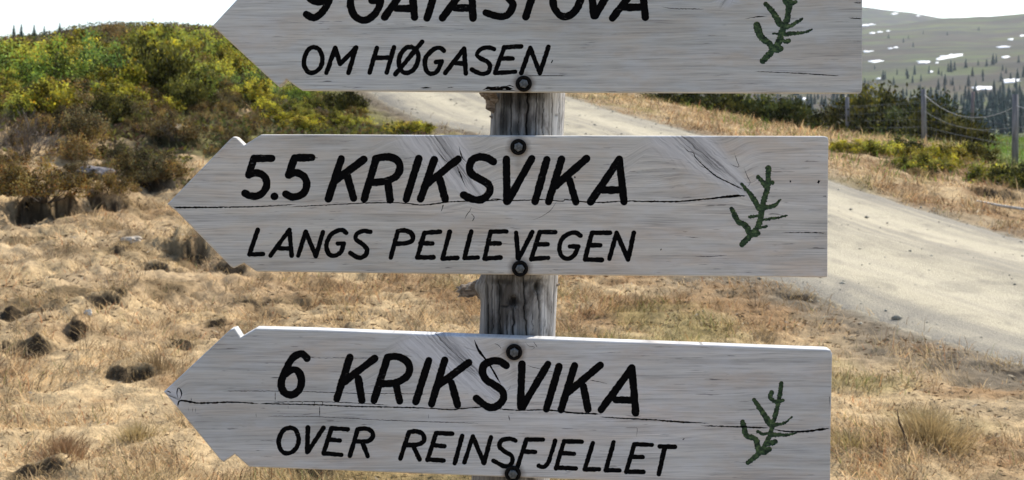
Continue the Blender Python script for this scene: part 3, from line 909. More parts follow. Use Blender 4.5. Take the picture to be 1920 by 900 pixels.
# tussocks
def tussock(px, py, nb, spread, ln, label, colr=(.42, .31, .15)):
    X, Y = hit_t(px, py)
    g = np.random.default_rng(int(px + py))
    a = g.uniform(0, 6.28, nb); rd = np.abs(g.normal(0, spread, nb))
    x, y = X + np.cos(a) * rd, Y + np.sin(a) * rd
    c = np.array(colr)[None] * g.uniform(.6, 1.3, (nb, 1))
    v, f, c = blades(x, y, g.uniform(.5, 1.2, nb) * ln, np.full(nb, .0034), c, np.arctan2(np.cos(a), np.sin(a)) + g.normal(0, .5, nb), np.clip(.15 + rd / spread * .4 + g.normal(0, .15, nb), 0, 1.3), int(px), .8)
    o = np.array([X, Y, hz(X, Y)])
    tag(link_mesh('grass_tussock', np_mesh('grass_tussock', v - o, f, c), GR, None, o), label, 'tussock')
tussock(1745, 840, 1500, .10, .20, 'large pale grass tussock with a dark twig beside it')
tussock(1000, 893, 10, .05, .1, 'small grass tussock below the bottom sign') if False else None
tussock(1590, 850, 380, .09, .10, 'low straw tussock beside the end of the bottom sign', (.38, .30, .13))
tussock(300, 690, 500, .12, .11, 'brownish grass tussock left of the tip of the bottom sign', (.27, .19, .10))
tussock(120, 855, 600, .09, .11, 'reddish brown tussock at the lower left edge of the photo', (.26, .16, .085))
tussock(255, 830, 450, .07, .11, 'straw tussock below the tip of the bottom sign', (.40, .30, .14))

# ------------------------------------------------------------------ stones and sticks
def stone(px, py, w, h, col, label):
    X, Y = hit_t(px, py)
    g = np.random.default_rng(int(px * 3 + py))
    bm = bmesh.new()
    bmesh.ops.create_icosphere(bm, subdivisions=3, radius=1)
    wm = w * Y / F / 2; hm = h * Y / F / 2
    off = g.uniform(0, 50)
    for v in bm.verts:
        k = 1 + (float(fbm(np.array([v.co.x * 1.6 + off]), np.array([v.co.y * 1.6 + v.co.z * 2.1]), 5, 3)[0]) - .5) * .9
        v.co = Vector((v.co.x * wm * k, v.co.y * wm * .7 * k, v.co.z * hm * 1.25 * k))
    me = bpy.data.meshes.new('stone'); bm.to_mesh(me); bm.free()
    M = NT('stone', .9, .2)
    M.color(M.mix(M.ramp(M.noise(M.coord(), 9, 5, .65), [(.35, 0.0), (.65, 1.0)]), tuple(k * .6 for k in col), tuple(min(k * 1.3, .7) for k in col)))
    M.bump(M.noise(M.coord(), 25, 5), .5, .02)
    o = link_mesh('stone', me, M.m, None, (X, Y, hz(X, Y) + hm * .35))
    tag(o, label, 'stone')
stone(172, 332, 74, 24, (.20, .18, .172), 'flat purplish grey stone on the grassy bank')
stone(318, 252, 50, 26, (.33, .28, .20), 'pale lichen covered stone below the heather slope')
stone(165, 592, 16, 12, (.5, .48, .42), 'small white stone next to two dark holes')
stone(245, 455, 44, 14, (.42, .36, .28), 'pale bare stone left of the large dark hollow')
def tube(name, pts, radii, mat, parent=None, segs=8):
    pts = [Vector(p) for p in pts]
    vs, fs = [], []
    for i, p in enumerate(pts):
        t = (pts[min(i + 1, len(pts) - 1)] - pts[max(i - 1, 0)]).normalized()
        s = t.cross(Vector((0, 0, 1)))
        if s.length < 1e-3: s = t.cross(Vector((0, 1, 0)))
        s.normalize(); u = s.cross(t)
        for j in range(segs):
            a = 2 * math.pi * j / segs
            vs.append(p + (s * math.cos(a) + u * math.sin(a)) * radii[i])
    for i in range(len(pts) - 1):
        for j in range(segs):
            fs.append((i * segs + j, i * segs + (j + 1) % segs, (i + 1) * segs + (j + 1) % segs, (i + 1) * segs + j))
    fs.append(tuple(range(segs))[::-1]); fs.append(tuple(range((len(pts) - 1) * segs, len(pts) * segs)))
    me = bpy.data.meshes.new(name)
    me.from_pydata([tuple(v) for v in vs], [], fs)
    for p_ in me.polygons: p_.use_smooth = len(p_.vertices) == 4
    return link_mesh(name, me, mat, parent)
BIRCH = NT('birch_stick', .8, .2)
BIRCH.color(BIRCH.ramp(BIRCH.noise(BIRCH.coord(), 20, 4), [(.35, (.28, .22, .16)), (.6, (.62, .56, .46))]))
a = hit_t(1832, 388); b = hit_t(1930, 416)
mid = ((a[0] + b[0]) / 2, (a[1] + b[1]) / 2)
tag(tube('stick', [(a[0], a[1], hz(*a) + .05), (mid[0], mid[1], hz(*mid) + .09), (b[0] + .3, b[1] - .2, hz(*b) + .07)], [.012, .018, .022], BIRCH.m), 'long pale birch stick lying on the grass beyond the road', 'stick')
DARKT = NT('dark_twig', .9, .1); DARKT.color((.055, .035, .025))
a = hit_t(1706, 862)
x0, y0 = a
tag(tube('twig', [(x0, y0, hz(x0, y0) - .02), (x0 - .02, y0, hz(x0, y0) + .05), (x0 - .045, y0 + .01, hz(x0, y0) + .11), (x0 - .055, y0 + .01, hz(x0, y0) + .17)], [.006, .005, .004, .002], DARKT.m), 'dark bent twig standing beside the pale tussock', 'twig')

# ------------------------------------------------------------------ wire fence
PM = NT('weathered_post', .9, .1)
pn = PM.noise(PM.scale(PM.coord(), (30, 30, 3)), 1, 5, .6)
PM.color(PM.ramp(pn, [(.3, (.12, .11, .105)), (.65, (.28, .26, .25))]))
WIRE = NT('fence_wire', .5, .5); WIRE.color((.22, .22, .22)); WIRE.b.inputs['Metallic'].default_value = .3
TAPE = NT('fence_tape', .7, .3); TAPE.color((.45, .44, .43))
def post_xy(px, Y): return ((px - CX) / F * Y, Y)
FP = [(1320, 50), (1480, 42), post_xy(1590, 36), post_xy(1733, 29), post_xy(1903, 23.5), (11.6, 18.5), (14.5, 13)]
FP[0] = post_xy(1390, 52); FP[1] = post_xy(1495, 44)
FH = [1.15, 1.15, 1.2, 1.2, 1.28, 1.25, 1.25]
fx, fy = FP[3]
fence = empty('wire_fence', (fx, fy, hz(fx, fy)), 'sheep fence of grey wooden posts and thin wires beyond the road', 'fence')
F0 = Vector((fx, fy, hz(fx, fy)))
tops = []
for (x, y), h in zip(FP, FH):
    z = hz(x, y)
    lean = random.uniform(-.03, .03)
    pts = [Vector((x, y, z - .3)) - F0, Vector((x + lean * .5, y, z + h * .5)) - F0, Vector((x + lean, y, z + h)) - F0]
    tube('fence_post', pts, [.058, .055, .05], PM.m, fence, 10)
    tops.append(Vector((x + lean, y, z)) - F0)
for lv, sag, rad, mat in ((1.08, .34, .0045, TAPE.m), (.72, .20, .0035, WIRE.m), (.4, .04, .002, WIRE.m), (.95, .02, .002, WIRE.m)):
    for i in range(len(tops) - 1):
        a, b = tops[i] + Vector((0, -.06, lv)), tops[i + 1] + Vector((0, -.06, lv))
        sg = sag * (1.0 if i >= 2 else .4)
        if i < 3 and rad > .003: continue
        pts = [a.lerp(b, t) - Vector((0, 0, sg * 4 * t * (1 - t))) for t in np.linspace(0, 1, 11)]
        tube('wire', pts, [rad] * 11, mat, fence, 5)
# netting: verticals and horizontals of thin wire, joined
nv, nf = [], []
def strand(a, b, w):
    d = (b - a).normalized(); s = d.cross(Vector((0, 1, 0)))
    if s.length < .1: s = Vector((1, 0, 0))
    s.normalize(); u = s.cross(d)
    i0 = len(nv)
    for p in (a, b):
        for j in range(3):
            q_ = p + (s * math.cos(j * 2.0944) + u * math.sin(j * 2.0944)) * w
            nv.append(tuple(q_))
    for j in range(3):
        nf.append((i0 + j, i0 + (j + 1) % 3, i0 + 3 + (j + 1) % 3, i0 + 3 + j))
for i in range(len(tops) - 1):
    a, b = tops[i] + Vector((0, .055, 0)), tops[i + 1] + Vector((0, .055, 0))
    L = (b - a).length
    for t in np.linspace(0, 1, int(L / .3)):
        p = a.lerp(b, t); strand(p + Vector((0, 0, .05)), p + Vector((0, 0, .9)), .0016)
    for hh in (.06, .2, .36, .54, .72, .9):
        strand(a + Vector((0, .002, hh)), b + Vector((0, .002, hh)), .0017)
net = link_mesh('wire_netting', np_mesh('wire_netting', np.array(nv), np.array(nf)), WIRE.m, fence)
net['kind'] = 'stuff'
x, y = post_xy(1823, 33)
PK = NT('reddish_post', .9, .1); PK.color(PK.ramp(PK.noise(PK.scale(PK.coord(), (30, 30, 3)), 1, 4), [(.3, (.20, .14, .12)), (.65, (.33, .24, .21))]))
tag(tube('fence_post', [(x, y, hz(x, y) - .3), (x, y, hz(x, y) + .6), (x + .02, y, hz(x, y) + 1.2)], [.045, .045, .04], PK.m), 'thin reddish post standing behind the right end of the juniper clump', 'post')

#@SIGNS@
# ------------------------------------------------------------------ signs: strokes traced as brush lines, cut into the board
def T(ox, oy, s):
    return lambda pts: [(ox + x / s, oy + y / s) for (x, y) in pts]
Z1, Z2, Z3, Z4, Z5, Z6 = (T(560, 0, 5.6235), 5.6235), (T(880, 0, 5.294), 5.294), (T(440, 280, 4.09), 4.09), (T(820, 280, 4.09), 4.09), (T(500, 640, 3.75), 3.75), (T(880, 640, 3.462), 3.462)
Z7, ZA, ZB, ZC_, ZD, ZP = (T(1350, 0, 6.43), 6.43), (T(1200, 225, 3), 3.0), (T(1240, 600, 3), 3.0), (T(300, 600, 3), 3.0), (T(300, 225, 3), 3.0), (T(0, 0, 1), 1.0)
def L(*p): return ('L', p)
def C(*p): return ('C', p)
TOPTXT = [
 (Z1, 82, [[C((330, -150), (310, -215), (245, -245), (160, -220), (105, -130), (120, -20), (210, 20), (290, -20), (330, -120)), C((342, -150), (328, -20), (270, 100), (200, 170), (140, 185), (82, 152))],
           [C((860, -200), (780, -262), (680, -240), (580, -120), (545, 30), (580, 150), (640, 203), (700, 213), (780, 170), (840, 90), (865, 10)), L((865, 8), (770, 6))],
           [L((1186, -212), (905, 180)), L((1186, -212), (1222, 183)), L((1030, 90), (1200, 88))],
           [L((1495, -250), (1353, 190)), L((1390, -255), (1620, -258))],
           [L((1821, -222), (1515, 190)), L((1821, -222), (1838, 193)), L((1650, 86), (1820, 84))]]),
 (Z2, 77, [[C((440, -225), (350, -255), (285, -215), (275, -150), (330, -90), (400, -10), (432, 50), (400, 125), (350, 162), (270, 160), (165, 126))],
           [L((693, -242), (560, 168)), L((590, -248), (815, -248))],
           [C((830, 20), (850, 90), (900, 150), (960, 165), (1030, 130), (1085, 50), (1120, -60), (1110, -170), (1050, -240), (960, -220), (880, -130), (838, -40), (830, 20))],
           [L((1198, -240), (1235, 158)), L((1475, -240), (1250, 158))],
           [L((1710, -195), (1420, 180)), L((1710, -195), (1747, 172)), L((1540, 73), (1720, 70))]]),
 (Z1, 52, [[C((160, 496), (215, 520), (248, 600), (238, 690), (190, 750), (120, 767), (70, 720), (55, 640), (80, 560), (115, 510), (160, 496))],
           [L((385, 505), (292, 768)), L((385, 505), (437, 675)), L((437, 675), (605, 502)), L((605, 502), (525, 768))],
           [L((825, 505), (748, 765)), L((1005, 498), (928, 765)), L((800, 610), (960, 608))],
           [C((1190, 496), (1245, 530), (1262, 610), (1235, 700), (1180, 757), (1110, 765), (1065, 710), (1058, 620), (1090, 550), (1135, 503), (1190, 496)), L((1303, 440), (1020, 783))],
           [C((1530, 535), (1490, 504), (1425, 520), (1350, 590), (1330, 670), (1350, 750), (1400, 778), (1460, 750), (1508, 650)), L((1510, 645), (1448, 655))],
           [L((1745, 512), (1545, 770)), L((1745, 512), (1762, 775)), L((1655, 665), (1745, 670))]]),
 (Z2, 48, [[C((245, 488), (195, 472), (120, 485), (75, 540), (110, 580), (180, 612), (205, 660), (185, 718), (125, 733), (70, 715), (25, 690))],
           [L((345, 470), (255, 725)), L((345, 470), (515, 460)), L((310, 580), (430, 582)), L((255, 725), (455, 712))],
           [L((605, 475), (515, 725)), L((605, 475), (700, 725)), L((700, 725), (785, 465))]]),
]
MIDTXT = [
 (Z3, 60, [[L((148, 70), (285, 69)), L((148, 70), (107, 197)), C((107, 197), (165, 180), (225, 205), (246, 262), (225, 322), (175, 357), (115, 355), (78, 336))],
           [L((303, 361), (307, 361))],
           [L((460, 66), (592, 63)), L((460, 66), (413, 197)), C((413, 197), (470, 178), (533, 210), (553, 270), (525, 338), (450, 366), (390, 342))],
           [L((817, 72), (718, 380)), L((990, 78), (765, 245)), L((865, 210), (912, 375))],
           [L((1085, 75), (993, 380)), C((1080, 72), (1165, 58), (1240, 78), (1268, 135), (1240, 205), (1160, 243), (1060, 255)), L((1175, 250), (1192, 388))],
           [L((1412, 70), (1315, 383))],
           [L((1530, 80), (1425, 380)), L((1714, 74), (1480, 262)), L((1575, 232), (1614, 383))]]),
 (Z4, 60, [[C((430, 95), (380, 66), (320, 58), (265, 85), (246, 145), (270, 195), (340, 235), (396, 275), (400, 330), (350, 380), (280, 385), (200, 350))],
           [L((530, 75), (533, 400)), L((725, 70), (540, 400))], [L((840, 78), (750, 400))],
           [L((953, 75), (853, 402)), L((1145, 70), (905, 280)), L((1015, 237), (1062, 405))],
           [L((1395, 77), (1175, 403)), L((1395, 77), (1432, 403)), L((1265, 312), (1410, 311))]]),
 (Z3, 38, [[L((177, 618), (113, 805)), L((113, 806), (217, 803))], [L((420, 618), (275, 815)), L((420, 618), (437, 815)), L((345, 760), (430, 760))],
           [L((545, 632), (487, 815)), L((545, 632), (622, 818)), L((622, 818), (677, 635))],
           [C((855, 640), (830, 621), (785, 625), (730, 665), (703, 740), (725, 805), (770, 815), (815, 785), (838, 722)), L((838, 722), (790, 722))],
           [C((1040, 632), (985, 626), (935, 650), (930, 690), (985, 730), (1015, 770), (1000, 815), (950, 830), (888, 795))],
           [L((1250, 630), (1197, 830)), C((1250, 628), (1300, 621), (1350, 640), (1368, 680), (1335, 715), (1235, 725))],
           [L((1455, 640), (1400, 830)), L((1455, 640), (1575, 632)), L((1425, 720), (1515, 722)), L((1400, 830), (1525, 828))]]),
 (Z4, 38, [[L((95, 632), (40, 838)), L((40, 838), (155, 832))], [L((260, 630), (207, 835)), L((207, 835), (310, 830))],
           [L((408, 632), (362, 838)), L((408, 632), (530, 630)), L((395, 720), (478, 722)), L((362, 838), (485, 830))],
           [L((604, 640), (620, 835)), L((728, 635), (625, 835))],
           [L((785, 635), (720, 845)), L((785, 635), (905, 635)), L((760, 728), (845, 728)), L((720, 840), (850, 832))],
           [C((1098, 662), (1060, 639), (1010, 645), (955, 690), (935, 755), (955, 820), (1005, 838), (1050, 810), (1082, 745)), L((1082, 745), (1018, 745))],
           [L((1185, 640), (1132, 845)), L((1185, 640), (1325, 640)), L((1160, 735), (1250, 735)), L((1132, 845), (1262, 848))],
           [L((1375, 640), (1320, 838)), L((1375, 640), (1462, 845)), L((1462, 845), (1507, 640))]]),
]
BOTTXT = [
 (Z5, 54, [[C((283, 120), (265, 97), (235, 88), (180, 120), (130, 210), (102, 290), (120, 355), (170, 378), (225, 345), (245, 280), (225, 215), (180, 200), (130, 232))],
           [L((585, 112), (493, 405)), L((760, 120), (540, 288)), L((645, 262), (670, 415))],
           [L((850, 112), (755, 415)), C((848, 112), (920, 108), (985, 140), (1005, 200), (975, 255), (900, 293), (810, 298)), L((910, 310), (935, 420))],
           [L((1140, 135), (1048, 425))],
           [L((1252, 132), (1160, 440)), L((1420, 150), (1195, 318)), L((1300, 292), (1342, 448))]]),
 (Z6, 50, [[C((240, 158), (200, 131), (150, 128), (100, 150), (85, 200), (110, 250), (165, 285), (215, 325), (220, 375), (180, 420), (120, 425), (45, 370))],
           [L((342, 148), (332, 425)), L((510, 148), (345, 425))], [L((582, 163), (500, 440))],
           [L((683, 158), (595, 445)), L((850, 155), (640, 332)), L((740, 292), (770, 440))],
           [L((1055, 172), (855, 445)), L((1055, 172), (1080, 465)), L((950, 380), (1065, 382))]]),
 (Z5, 34, [[C((165, 606), (205, 625), (225, 690), (205, 755), (150, 788), (105, 770), (85, 720), (95, 660), (125, 620), (165, 606))],
           [L((290, 605), (285, 778)), L((400, 608), (290, 775))],
           [L((455, 615), (400, 785)), L((455, 612), (570, 618)), L((435, 690), (515, 698)), L((400, 788), (525, 798))],
           [L((640, 620), (585, 805)), C((640, 618), (690, 613), (735, 630), (748, 665), (715, 700), (620, 705)), L((675, 715), (710, 808))],
           [L((1000, 640), (940, 825)), C((1000, 638), (1050, 633), (1095, 650), (1108, 690), (1075, 722), (985, 730)), L((1030, 735), (1075, 830))],
           [L((1190, 650), (1130, 835)), L((1190, 645), (1305, 650)), L((1170, 730), (1250, 737)), L((1130, 830), (1245, 838))],
           [L((1375, 665), (1322, 858))]]),
 (Z6, 31, [[L((23, 617), (-32, 785)), L((23, 617), (95, 790)), L((95, 790), (140, 622))],
           [C((300, 645), (265, 633), (215, 640), (195, 680), (230, 715), (275, 745), (275, 790), (235, 812), (155, 775))],
           [L((370, 640), (312, 815)), L((370, 637), (478, 638)), L((350, 715), (428, 718))],
           [C((557, 645), (535, 720), (510, 790), (480, 816), (450, 808))],
           [L((615, 650), (562, 825)), L((615, 648), (730, 652)), L((595, 725), (680, 730)), L((562, 820), (692, 825))],
           [L((802, 660), (748, 832)), L((748, 832), (842, 830))], [L((937, 655), (885, 838)), L((885, 835), (975, 838))],
           [L((1070, 672), (1018, 848)), L((1070, 668), (1185, 672)), L((1050, 750), (1125, 752)), L((1018, 845), (1130, 848))],
           [L((1235, 682), (1335, 685)), L((1268, 690), (1230, 862))]]),
]
# painted sprigs: (stroke, width at start, width at end)
TOPTWIG = (Z7, [(C((870, -220), (850, -100), (835, 60), (800, 260), (750, 380), (700, 520), (620, 630), (515, 735)), 60, 62), (C((445, 305), (490, 440), (590, 520), (640, 600)), 72, 60), (C((552, 50), (640, 150), (725, 290)), 48, 66),
                (C((990, 225), (890, 290), (790, 335)), 26, 46), (C((1105, 355), (1000, 392), (780, 412)), 22, 44), (L((640, 405), (720, 402)), 22, 22), (C((828, 490), (790, 500), (740, 478)), 46, 34), (C((735, 585), (690, 612), (640, 612)), 56, 36),
                (C((760, -40), (790, 20), (830, 70)), 44, 44), (C((915, 22), (880, 40), (835, 60)), 34, 34)])
MIDTWIG = (ZA, [(C((722, 270), (718, 370), (690, 480), (668, 590), (630, 640), (575, 700)), 26, 27), (C((515, 500), (550, 565), (600, 600), (615, 635)), 22, 28), (C((572, 360), (630, 430), (668, 495)), 14, 28), (C((665, 320), (690, 350), (712, 385)), 20, 22),
                (C((790, 450), (750, 483), (695, 495)), 10, 26), (C((825, 538), (770, 550), (685, 562)), 10, 13), (L((617, 545), (662, 538)), 16, 12), (C((712, 598), (690, 605), (655, 602)), 12, 14), (C((665, 638), (640, 648), (618, 640)), 22, 18), (L((745, 352), (715, 360)), 20, 12)])
BOTTWIG = (ZB, [(C((675, 355), (665, 430), (640, 540), (605, 660), (560, 740), (488, 802)), 20, 24), (C((458, 575), (480, 650), (530, 670), (548, 745)), 26, 26), (C((522, 450), (570, 520), (612, 585)), 20, 28), (C((620, 408), (613, 440), (655, 468)), 22, 18),
                (C((735, 545), (690, 580), (625, 590)), 8, 20), (C((760, 635), (700, 647), (615, 645)), 8, 24), (C((543, 628), (570, 642), (605, 635)), 16, 12), (C((640, 685), (615, 693), (585, 695)), 26, 20), (C((605, 728), (580, 745), (552, 735)), 28, 20), (L((685, 452), (655, 462)), 16, 12)])
# cracks and scars: (zoom, points, width start, width end in zoom units)
TOPCR = [(Z7, ((290, 232), (430, 205), (570, 195)), 3, 12), (ZP, ((1590, 33.5), (1617, 35.2)), .6, 1.8), (ZP, ((1600, 5), (1617, 6)), .8, 1.8), (ZP, ((1413, 134), (1480, 136.5), (1573, 142)), .7, 1.4),
         (ZP, ((788, 165), (798, 164.5), (809, 165)), 2.8, 3.2), (ZP, ((838, 164), (852, 163.5)), 1.2, .8), (ZP, ((905, 169), (916, 165), (930, 168), (945, 164), (962, 167)), 4, 5), (ZP, ((912, 162), (925, 164), (938, 161)), 2.4, 2), (ZP, ((900, 171.5), (935, 171), (968, 170)), 4, 5),
         (ZP, ((946, 162), (957, 160.5), (964, 164)), 2, 4), (ZP, ((1034, 115), (1036, 116)), 4.5, 4), (ZP, ((1240, 12), (1262, 16), (1320, 17)), .6, 1.2), (ZP, ((988, 142), (1060, 134.5 + 7)), .7, .7)]
MIDCR = [(ZD, ((58, 493), (300, 491), (560, 487), (765, 474)), 7.5, 3), (ZD, ((735, 488), (900, 480), (1130, 468), (1350, 466), (1480, 478), (1640, 460), (1920, 450)), 3, 6),
         (Z4, ((390, 395), (440, 380), (530, 392), (700, 390), (800, 384), (960, 398), (980, 385), (1100, 400), (1250, 408), (1450, 396), (1636, 402)), 6, 7), (ZA, ((0, 457), (180, 459), (290, 452), (420, 440), (600, 424)), 6, 6), (ZA, ((390, 442), (470, 432), (560, 426), (590, 430)), 3, 14),
         (ZA, ((1025, 428), (1057, 430)), 3, 4), (ZA, ((800, 632), (930, 633), (1057, 636)), 2, 5), (Z4, ((165, -25), (190, 60), (232, 105)), 9, 4), (Z4, ((150, 130), (180, 200), (216, 290)), 10, 3), (Z3, ((1540, -5), (1600, 70), (1640, 110)), 3, 6),
         (ZA, ((245, 150), (270, 175), (300, 185), (320, 220), (420, 310), (500, 352), (575, 390)), 3, 6), (ZA, ((300, 215), (345, 260), (400, 275)), 2, 2), (ZA, ((530, 185), (545, 230), (555, 265), (500, 245)), 3, 2), (ZA, ((585, 270), (605, 320), (620, 350), (605, 378)), 2, 3), (Z4, ((45, 425), (38, 455), (28, 475)), 6, 3),
         (Z4, ((210, 540), (222, 510), (250, 470), (262, 440)), 5, 5), (Z4, ((270, 550), (283, 520), (262, 495)), 5, 3), (ZA, ((305, 766), (400, 768), (490, 760)), 2, 2.5), (ZA, ((1000, 345), (1010, 350)), 10, 12), (ZA, ((842, 345), (850, 346)), 7, 6), (ZA, ((116, 727), (120, 730)), 8, 7),
         (ZA, ((240, 628), (270, 629)), 2, 2), (ZA, ((255, 655), (290, 660), (340, 661)), 2, 2.5), (Z4, ((1050, 215), (1060, 212)), 10, 12), (Z4, ((915, 400), (870, 465), (800, 515), (720, 545)), 2.5, 1.5), (Z3, ((620, 65), (637, 66)), 3, 3), (Z3, ((1290, 72), (1360, 62), (1400, 50)), 3, 2)]
BOTCR = [(ZC_, ((98, 495), (112, 455), (180, 462), (230, 468), (400, 462), (560, 470)), 8, 5), (ZC_, ((560, 470), (760, 474), (900, 478), (1100, 486), (1300, 490), (1500, 496), (1640, 505), (1700, 498), (1830, 490)), 5, 5), (ZC_, ((620, 463), (800, 459), (980, 462), (1150, 470), (1290, 480)), 3, 3),
         (Z6, ((0, 432), (60, 426)), 5, 5), (Z6, ((180, 438), (330, 448), (480, 445), (600, 455), (680, 465), (860, 472)), 5, 9), (Z6, ((845, 490), (1000, 500), (1200, 510), (1454, 530)), 5, 8), (ZB, ((0, 567), (120, 573), (270, 582)), 7, 3), (ZB, ((220, 594), (400, 600), (600, 607)), 4, 7), (ZB, ((625, 615), (700, 626), (800, 628), (880, 618), (952, 609)), 6, 9),
         (ZC_, ((350, 400), (700, 400), (1100, 412), (1500, 416)), 2.5, 2.5), (ZC_, ((600, 540), (900, 545), (1300, 565), (1790, 581)), 2, 2), (ZC_, ((648, 403), (648, 455)), 3, 3), (ZC_, ((898, 482), (898, 546)), 3, 2.5), (ZC_, ((1510, 530), (1510, 556)), 2.5, 2), (ZC_, ((540, 520), (541, 550)), 2, 2), (ZC_, ((850, 213), (1050, 214), (1260, 213)), 2, 2),
         (Z6, ((32, -10), (62, 60), (130, 150), (205, 280)), 11, 7), (ZC_, ((104, 450), (95, 410), (105, 380), (122, 415), (108, 450)), 4, 6), (ZC_, ((60, 410), (45, 400), (30, 405)), 4, 3), (ZC_, ((800, 460), (800, 476)), 3, 3), (ZC_, ((868, 461), (868, 477)), 3, 3), (ZC_, ((915, 462), (915, 478)), 3, 3), (ZC_, ((720, 480), (722, 502)), 2, 2), (ZC_, ((175, 435), (177, 462)), 4, 3), (ZC_, ((160, 490), (162, 515)), 2, 2), (ZC_, ((185, 492), (182, 520)), 2, 2), (ZC_, ((200, 495), (198, 522)), 2, 2),
         (Z6, ((255, 480), (262, 515)), 5, 7), (Z6, ((370, 155), (440, 175), (620, 215)), 2.5, 2), (Z6, ((780, 250), (900, 275)), 3, 1.5), (Z6, ((1075, 560), (1090, 565), (1085, 620)), 3, 2), (Z6, ((1385, 640), (1395, 630)), 4, 6), (ZB, ((945, 425), (948, 495)), 2, 3), (Z6, ((205, 45), (190, 25), (165, 15)), 2, 2), (Z6, ((360, 0), (385, 30), (425, 38), (395, 60)), 2.5, 2), (Z6, ((235, 335), (265, 300), (262, 280)), 2.5, 2), (Z6, ((350, 882), (380, 884)), 5, 8), (ZP, ((1000, 640), (1008, 652)), .8, .7)]

OUT_TOP = [(398, 48), (518, 159), (523, 163), (537, 149.5), (567, 170), (900, 173.2), (1608, 175.5), (1614, 174), (1617, 168), (1617.5, 0), (1617, -84), (1614, -90), (1608, -91), (570, -93), (539, -72), (524, -86), (519, -82)]
OUT_MID = [(313, 383), (330, 396), (432, 500), (438, 503.5), (457, 494), (481, 509.5), (900, 515), (1546, 520.5), (1552, 519), (1552.5, 390), (1554, 262), (1552, 257), (1546, 255.5), (1250, 255), (1000, 254.5), (600, 252.5), (489, 252.5), (457.5, 272), (443, 258), (437, 256.5), (430, 262)]
OUT_BOT = [(306.5, 735), (333, 766), (413, 863), (419, 867), (440, 852.5), (467, 876), (900, 893), (1551, 917), (1557, 914), (1558, 800), (1561, 665), (1558, 657), (1551, 655.5), (1300, 646), (900, 631), (600, 619), (480, 616), (451, 633), (440, 616), (432, 618), (424, 625)]

PX = D / F
def ribbon(pts, w0, w1, rough=.45, cap=True, seed=0):
    """outline polygon of a brush stroke"""
    g = np.random.default_rng(seed)
    p = np.asarray(pts, float)
    d = np.gradient(p, axis=0)
    d /= np.maximum(np.linalg.norm(d, axis=1), 1e-6)[:, None]
    nrm = np.c_[-d[:, 1], d[:, 0]]
    w = np.linspace(w0, w1, len(p)) / 2
    w = w * (1 + (vnoise(np.arange(len(p)) * .23, np.full(len(p), seed * 1.7), 13) - .5) * .13)
    a = p + nrm * (w + g.normal(0, rough * .5, len(p)).clip(-rough, rough))[:, None]
    b = p - nrm * (w + g.normal(0, rough * .5, len(p)).clip(-rough, rough))[:, None]
    out = list(map(tuple, a))
    if cap:
        th_ = math.atan2(nrm[-1][1], nrm[-1][0])
        for k in range(1, 6):
            t = th_ - math.pi * k / 6
            out.append((p[-1][0] + math.cos(t) * w[-1], p[-1][1] + math.sin(t) * w[-1]))
    out += list(map(tuple, b[::-1]))
    if cap:
        th_ = math.atan2(-nrm[0][1], -nrm[0][0])
        for k in range(1, 6):
            t = th_ - math.pi * k / 6
            out.append((p[0][0] + math.cos(t) * w[0], p[0][1] + math.sin(t) * w[0]))
    return out
def resample(p, step):
    p = np.asarray(p, float)
    s = np.r_[0, np.cumsum(np.linalg.norm(np.diff(p, axis=0), axis=1))]
    n = max(2, int(s[-1] / step) + 1)
    t = np.linspace(0, s[-1], n)
    return np.c_[np.interp(t, s, p[:, 0]), np.interp(t, s, p[:, 1])]
_sd = [0]
def stroke_polys(zoom, st, w0, w1, step=3.0, rough=.62):
    tf, s = zoom
    p = np.array(tf(st[1]), float)
    if st[0] == 'C' and len(p) > 2:
        p = catmull(p, 10)
    p = resample(p, step)
    w0, w1 = w0 / s, w1 / s
    res = []
    parts = [p]
    if st[0] == 'C' and len(p) > 12:
        m = len(p) // 2
        parts = [p[:m + 1], p[m:]]
    f0 = 0
    for q_ in parts:
        fr0 = f0 / max(len(p) - 1, 1); f0 += len(q_) - 1; fr1 = f0 / max(len(p) - 1, 1)
        _sd[0] += 1
        res.append(ribbon(q_, w0 + (w1 - w0) * fr0, w0 + (w1 - w0) * fr1, rough, True, _sd[0]))
    return res
def crack_poly(zoom, pts, w0, w1):
    tf, s = zoom
    p = np.array(tf(pts), float)
    if len(p) > 2: p = catmull(p, 8)
    p = resample(p, 3.0 if len(p) > 4 else 1.2)
    g = np.random.default_rng(_sd[0] + 500); _sd[0] += 1
    n = len(p)
    p[:, 1] += g.normal(0, .22, n) * (n > 4)
    w = np.linspace(w0, w1, n) / s
    w = w * (1 + g.normal(0, .22, n)).clip(.5, 1.5) / 2 * 1.35
    if n > 6:
        w *= np.minimum(1, np.minimum(np.arange(n) + .4, n - .6 - np.arange(n)) / 5)
    d = np.gradient(p, axis=0); d /= np.maximum(np.linalg.norm(d, axis=1), 1e-6)[:, None]
    nr_ = np.c_[-d[:, 1], d[:, 0]]
    return list(map(tuple, p + nr_ * w[:, None])) + list(map(tuple, (p - nr_ * w[:, None])[::-1]))

def inset(poly, d):
    p = np.asarray(poly, float); n = len(p)
    area = .5 * np.sum(p[:, 0] * np.roll(p[:, 1], -1) - np.roll(p[:, 0], -1) * p[:, 1])
    sgn = 1 if area > 0 else -1
    out = []
    for i in range(n):
        e0 = p[i] - p[i - 1]; e1 = p[(i + 1) % n] - p[i]
        e0 /= np.linalg.norm(e0); e1 /= np.linalg.norm(e1)
        n0 = np.array([-e0[1], e0[0]]) * sgn; n1 = np.array([-e1[1], e1[0]]) * sgn
        m = n0 + n1
        m = m / max(np.dot(m, m) / 2, .35)
        out.append(p[i] + m * d)
    return np.array(out)

